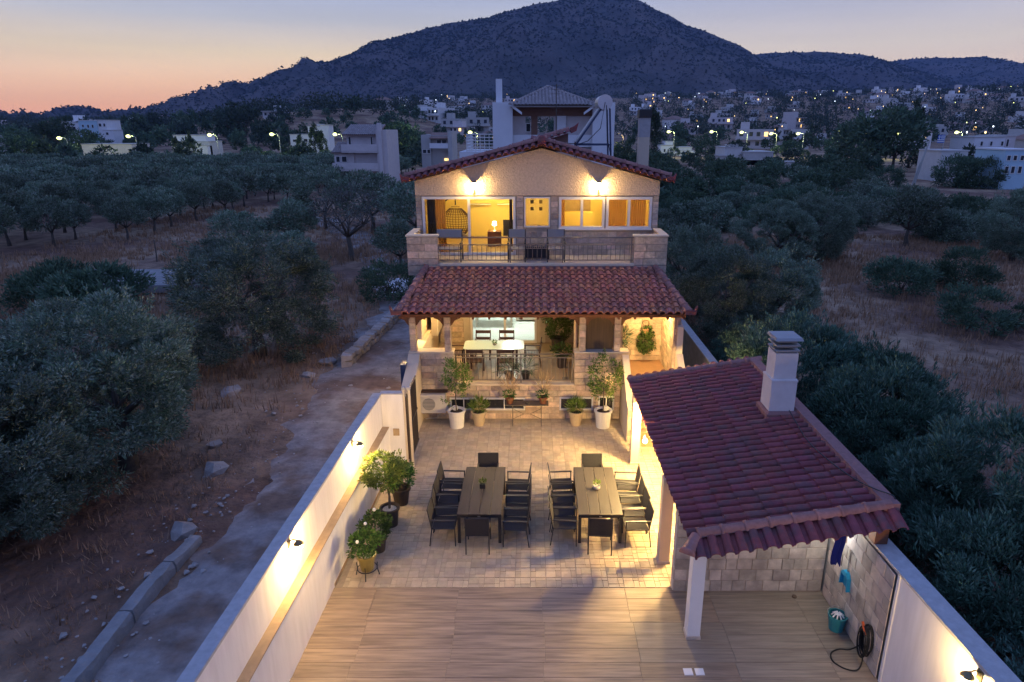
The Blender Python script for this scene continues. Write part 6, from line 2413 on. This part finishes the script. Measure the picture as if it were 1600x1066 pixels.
for k in ('lampwhite', 'lampwarm', 'lampgreen'):
    b = MB().tube([(0, 0, -.5), (0, 0, 7)], .12, 4)
    b.cur = 1
    b.ball((0, 0, 7.2), .42, 6, 4)
    hd[k] = b.mesh('street_lamp', [M['galv'], M[k]])
LN = {'lampwhite': 'pinpoint white lamp', 'lampwarm': 'pinpoint amber lamp', 'lampgreen': 'pinpoint greenish lamp'}
for (p0, p1, r0, r1, n) in ((990, 1640, 300, 1200, 80), (600, 800, 330, 1100, 18), (200, 480, 500, 1100, 30), (-20, 200, 400, 900, 9)):
    for _ in range(n):
        x, y = far_spot(p0, p1, r0, r1)
        k = rng.choices(['lampwhite', 'lampwarm', 'lampgreen'], [4, 4, 2])[0]
        o = link('street_lamp', hd[k], loc=(x, y, H(x, y)))
        s = rng.choice((.45, .6, .8, 1.2)) * (.6 + .4 * y / 900)
        o.scale = (s, s, 1)
        tag(o, LN[k] + ' ' + ZN[p0], 'street lamp', {'lampwhite': 'white lamps', 'lampwarm': 'amber lamps', 'lampgreen': 'greenish lamps'}[k] + ' ' + ZN[p0])
cntr = 0
stuff = []
zones = [(980, 1660, 215, 1150, 230), (540, 800, 215, 900, 110), (-80, 520, 205, 620, 300), (-120, 700, 142, 195, 34), (960, 1680, 150, 200, 34)]
for (p0, p1, r0, r1, n) in zones:
    for _ in range(n):
        x, y = far_spot(p0, p1, r0, r1)
        stuff.append((x, y, ZN[p0]))
for cx0, cy0, sx, sy, n in ((-112, 478, 60, 60, 60), (-185, 420, 40, 30, 26), (-230, 300, 30, 30, 20)):
    for _ in range(n):
        stuff.append((rng.gauss(cx0, sx), rng.gauss(cy0, sy), ZN[-80]))
stuff.sort(key=lambda p: p[0] ** 2 + p[1] ** 2)
for x, y, zn in stuff[:300]:
    o = link('tree', rng.choice(FAR), loc=(x, y, H(x, y)))
    s = rng.uniform(.6, 1.5) * (1 if y > 260 else .55)
    o.scale = (s, s, s * rng.uniform(.8, 1.3))
    o.rotation_euler = (0, 0, rng.uniform(0, 6))
    tag(o, 'dark bushy tree ' + zn, 'tree', 'bushy trees ' + zn)
co0 = []
rs = np.random.default_rng(8)
V, Fc, nvt = [], [], 0
basev = np.empty(len(FAR[2].vertices) * 3)
FAR[2].vertices.foreach_get('co', basev)
basev = basev.reshape(-1, 3)[:1600]
extra = [q[:2] for q in stuff[300:]]
for _ in range(2400):
    px = rng.uniform(-80, 1680)
    az = atan((px - CX) / F * .953)
    r_ = rng.uniform(420, 1240)
    extra.append((r_ * sin(az), r_ * cos(az)))
for x, y in extra:
    s = rng.uniform(.8, 1.9)
    sub = basev.reshape(-1, 4, 3)[rs.choice(400, 90, False)].reshape(-1, 3) * s * np.array([1, 1, rng.uniform(.7, 1.2)])
    V.append(sub + np.array([x, y, H(x, y)]))
    Fc.append(np.arange(len(sub)).reshape(-1, 4) + nvt)
    nvt += len(sub)
me = bpy.data.meshes.new('far_wood')
me.from_pydata(np.concatenate(V).tolist(), [], np.concatenate(Fc).tolist())
me.materials.append(M['pine'])
link('far_wood', me)['kind'] = 'stuff'
# taller trees that stand out
for px, d, k, s, lab in ((92, 205, 'pine', 1.3, 'tall dark pine left of the white villa'), (60, 215, 'pine', 1.1, 'dark pine standing next to the tall pine at far left'), (125, 196, 'dark_far', 1.2, 'dark crown just left of the flat roofed house'), (30, 190, 'dark_far', 1.2, 'leafy tree lit green by the first lamp on the left'),
                         (385, 300, 'pine', 1.8, 'dark umbrella pine above the arched roof house, left one'), (365, 305, 'pine', 1.6, 'dark umbrella pine above the arched roof house, right one'), (372, 318, 'cypress', 1.5, 'slim dark cypress poking above the umbrella pines'),
                         (470, 190, 'cypress', .9, 'cypress before the white cubic house, left'), (492, 188, 'cypress', 1.1, 'cypress before the white cubic house, middle'), (504, 187, 'cypress', 1.0, 'cypress before the white cubic house, right'),
                         (628, 180, 'dark_far', 1.5, 'lamp lit tree right of the rose pink house'), (645, 176, 'dark_far', 1.2, 'tree at the left edge of the grey house'), (275, 186, 'cypress', .8, 'small cypress before the arched roof house, left'), (297, 186, 'cypress', .85, 'small cypress before the arched roof house, right'),
                         (1020, 175, 'cypress', 1.5, 'tall dark cypress touching the rear chimney'), (1375, 150, 'dark_far', 1.9, 'huge dark rounded tree left of the utility pole'), (1350, 155, 'dark_far', 1.6, 'dark rounded tree joined to the huge one on its left'), (1425, 160, 'cypress', 1.6, 'black cypress right behind the utility pole'), (1400, 152, 'dark_far', 1.6, 'dark rounded tree joined to the huge one on its right'),
                         (1505, 108, 'shrub_mid', 1.6, 'lit green bush in front of the cream house'), (1545, 106, 'shrub_mid', 1.5, 'dark green bush in front of the blue house'), (1400, 108, 'shrub_mid', 1.0, 'white flowering bush in front of the utility pole'), (1240, 195, 'dark_far', .8, 'low tree glowing green under the fifth lamp'), (1105, 190, 'dark_far', 1.0, 'tree beside the second lamp right of the rear chimney'), (1312, 195, 'dark_far', 1.1, 'slender tree lit from inside by a lamp'), (985, 140, 'dark_far', .9, 'lit tree under the glaring warm lamp')):
    x = at(px, 225, y=d)[0]
    tree(k, x, d, lab, s=s, name='cypress' if k == 'cypress' else 'pine_tree' if k == 'pine' else 'round_tree' if k == 'dark_far' else 'garden_bush', cat='tree' if k != 'shrub_mid' else 'bush')

for k, px in enumerate((5, 34, 62, 110, 392, 408, 424, 440, 512, 530, 548, 566, 648, 664, 1055, 1112, 1170, 1215, 1258, 1350, 1398)):
    d_ = (174 if px < 700 else 205) + (k % 3) * 2.5
    x_ = at(px, 235, y=d_)[0]
    tree('dark_far', x_, d_, 'yellow green bush lit by the street lamp over it on the far road', 'lamp lit bushes by the far road', s=(.85 if px < 120 else .5) * random.uniform(.8, 1.2), name='round_tree')

# ------------------------------------------------------------------ rough ground by the lane
kw = thing('low_wall', 'low concrete kerb wall running along the left edge of the lane', 'kerb wall', (0, 0, 0))
for k, (ya, yb_) in enumerate(((4.5, 7.9), (7.93, 10.4), (10.44, 11.9), (11.95, 13.0))):
    b = MB()
    n_ = max(4, int((yb_ - ya) / .14))
    nz_ = lambda y, q, a_: a_ * (noise.noise((y * 2.3, q, 4)) + .6 * noise.noise((y * 7.1, q, 9)))
    for i in range(n_ + 1):
        y = ya + (yb_ - ya) * i / n_
        x0 = -7.72 + .12 * noise.noise((y * .5, 2, 2))
        hh = .22 - (.10 * sstep(11.5, 13, y))
        for q, (dx, z) in enumerate(((0, -.2), (0, hh * .6), (.02, hh), (.14, hh + .01), (.26, hh), (.28, hh * .55), (.28, -.2))):
            b.v.append((x0 + dx + nz_(y, q, .035), y + nz_(y, q + 9, .02), z + (nz_(y, q + 20, .035) if z > 0 else 0)))
    for i in range(n_):
        for q in range(6):
            b.f.append((i * 7 + q, (i + 1) * 7 + q, (i + 1) * 7 + q + 1, i * 7 + q + 1)); b.mi.append(0)
    b.f += [tuple(range(7)), tuple(n_ * 7 + q for q in range(6, -1, -1))]; b.mi += [0, 0]
    b.build('kerb_block', M['conc'], kw)
dw = thing('dry_wall', 'low straw coloured stone wall along the lane opposite the veranda', 'wall', (0, 0, 0))
for k in range(22):
    t_ = k / 22
    x, y = -7.35 + .75 * t_, 24.6 + 8.6 * t_
    for r_ in range(2):
        b = frustum(.40, .26, .38, .05)
        o = b.build('stone', M['rock'], dw)
        o.location = (x + random.uniform(-.04, .04), y + random.uniform(-.04, .04), .1 + r_ * .25)
        o.rotation_euler = (0, 0, pi / 2 + random.uniform(-.25, .25))


def rock_mesh(seed, s):
    r = np.random.default_rng(seed)
    bm = bmesh.new()
    bmesh.ops.create_icosphere(bm, subdivisions=1, radius=s)
    for v in bm.verts:
        v.co *= r.uniform(.6, 1.2)
        v.co.z *= .55
    me = bpy.data.meshes.new('rock')
    bm.to_mesh(me)
    bm.free()
    me.materials.append(M['rock'])
    return me


RK = [rock_mesh(i, 1) for i in range(5)]
for i, (x, y, s, lab) in enumerate(((-8.1, 25.0, .40, 'pale slab rock at the near end of the dry stone wall'), (-8.4, 23.6, .32, 'rock beside the lane, below the dry stone wall'), (-10.6, 21.9, .5, 'dark rock under the warm lit broad olive'),
                                     (-8.0, 13.4, .42, 'broken concrete lump at the end of the kerb wall'), (-8.6, 16.3, .4, 'flat stone at the lane edge beside the biggest olive'), (-9.3, 17.8, .25, 'small pale stone on the red earth by the lane'), (-8.2, 8.6, .16, 'little white stone beside the kerb wall'))):
    o = link('rock', RK[i % 5], loc=(x, y, H(x, y) + s * .1))
    o.scale = (s, s, s)
    tag(o, lab, 'rock')
b = MB()
rb_ = random.Random(2)
V = []
for k in range(70):
    me = RK[k % 5]
    s = rb_.uniform(.10, .28)
    x, y = rb_.gauss(-7.3, .75), rb_.gauss(38.0, .9)
    b.add([(v.co.x * s + x, v.co.y * s + y, v.co.z * s + max(0, .5 - ((x + 7.3) ** 2 + (y - 38) ** 2) * .2) * rb_.random()) for v in me.vertices], [tuple(p.vertices) for p in me.polygons])
b.build('rubble', M['plaster'])['kind'] = 'stuff'
b = MB()
for k in range(620):
    me = RK[k % 5]
    s = rb_.uniform(.012, .045) if k > 70 else rb_.uniform(.04, .10)
    y = rb_.uniform(8, 30)
    x = rb_.choice([-7.3, -7.7, -8.4, -4.9]) + rb_.gauss(0, .45)
    if x > -4.5:
        continue
    b.add([(v.co.x * s + x, v.co.y * s + y, v.co.z * s) for v in me.vertices], [tuple(p.vertices) for p in me.polygons])
b.build('gravel', M['rock'])['kind'] = 'stuff'
x, y = -24.5, 40
sl_ = MB().box(-4.2, 4.2, -2.2, 2.2, 0, .45, .03).build('concrete_slab', M['conc'], loc=(-23.5, 38.8, .02))
tag(sl_, 'flat pale concrete cistern slab behind the dark low bushes', 'slab')
for i, (x, y) in enumerate(((-30, 33.5), (-17.8, 35.2), (-16.0, 35.9), (-26, 46), (-22.2, 46.8), (-18.5, 47.6))):
    o = MB().tube([(0, 0, -.1), (.06, 0, .8), (.02, .03, 1.5)], [.05, .045, .035], 6).build('fence_post', M['bark'], loc=(x, y, H(x, y)))
    tag(o, 'thin weathered stake standing in the dry field beside the orchard', 'stake', 'stakes in the dry field')

# dry grass and weeds
rg = np.random.default_rng(17)


def grass_patch(n, sampler):
    pts, out = [], 0
    V = np.empty((n, 3, 3))
    k = 0
    while k < n:
        x, y = sampler()
        if (-8.0 < x < 6.2 and y < 33) or (x > -8.1 and x < 5 and y < 40 and y > 30):
            continue
        d = noise.noise((x * .13, y * .13, 4)) + .5 * noise.noise((x * .5, y * .5, 9))
        if d < rg.uniform(-.6, .35):
            continue
        m = int(rg.integers(4, 9))
        for _ in range(m):
            if k >= n:
                break
            a, h = rg.uniform(0, 6.28), rg.uniform(.16, .52) * (.6 if y < 20 and x < 0 else 1)
            px, py = x + rg.normal(0, .13), y + rg.normal(0, .13)
            z = H(px, py) - .02
            w = .007 + .0008 * math.hypot(x, y) * .6
            V[k, 0] = (px - cos(a) * w, py - sin(a) * w, z)
            V[k, 1] = (px + cos(a) * w, py + sin(a) * w, z)
            V[k, 2] = (px + rg.normal(0, .07), py + rg.normal(0, .07), z + h)
            k += 1
    return V


Va = [grass_patch(45000, lambda: (rg.uniform(-34, -7.6), rg.uniform(18, 48) + rg.uniform(0, 6))),
      grass_patch(80000, lambda: (rg.uniform(6.3, 48), rg.uniform(14, 58))),
      grass_patch(16000, lambda: (rg.uniform(-38, -5), rg.uniform(40, 80))),
      grass_patch(4200, lambda: (rg.uniform(-16, -7.6), rg.uniform(6, 19)))]
Va = np.concatenate(Va)
me = bpy.data.meshes.new('dry_grass')
me.vertices.add(len(Va) * 3)
me.vertices.foreach_set('co', Va.reshape(-1))
me.loops.add(len(Va) * 3)
me.loops.foreach_set('vertex_index', np.arange(len(Va) * 3))
me.polygons.add(len(Va))
me.polygons.foreach_set('loop_start', np.arange(len(Va)) * 3)
me.polygons.foreach_set('loop_total', np.full(len(Va), 3))
me.materials.append(M['grass'])
me.update(calc_edges=True)
link('dry_grass', me)['kind'] = 'stuff'


# ------------------------------------------------------------------ evening air
hz = MB().box(-4400, 4400, -600, 4600, -9, 520).build('haze', [])
hm = bpy.data.materials.new('haze')
hm.use_nodes = True
hn, hl = hm.node_tree.nodes, hm.node_tree.links
hn.remove(hn['Principled BSDF'])
pv = hn.new('ShaderNodeVolumePrincipled')
pv.inputs['Color'].default_value = (.34, .54, 1.0, 1)
pv.inputs['Density'].default_value = .00008
pv.inputs['Anisotropy'].default_value = 0.1
hl.new(pv.outputs[0], hn['Material Output'].inputs['Volume'])
hz.data.materials.append(hm)
hz['kind'] = 'stuff'
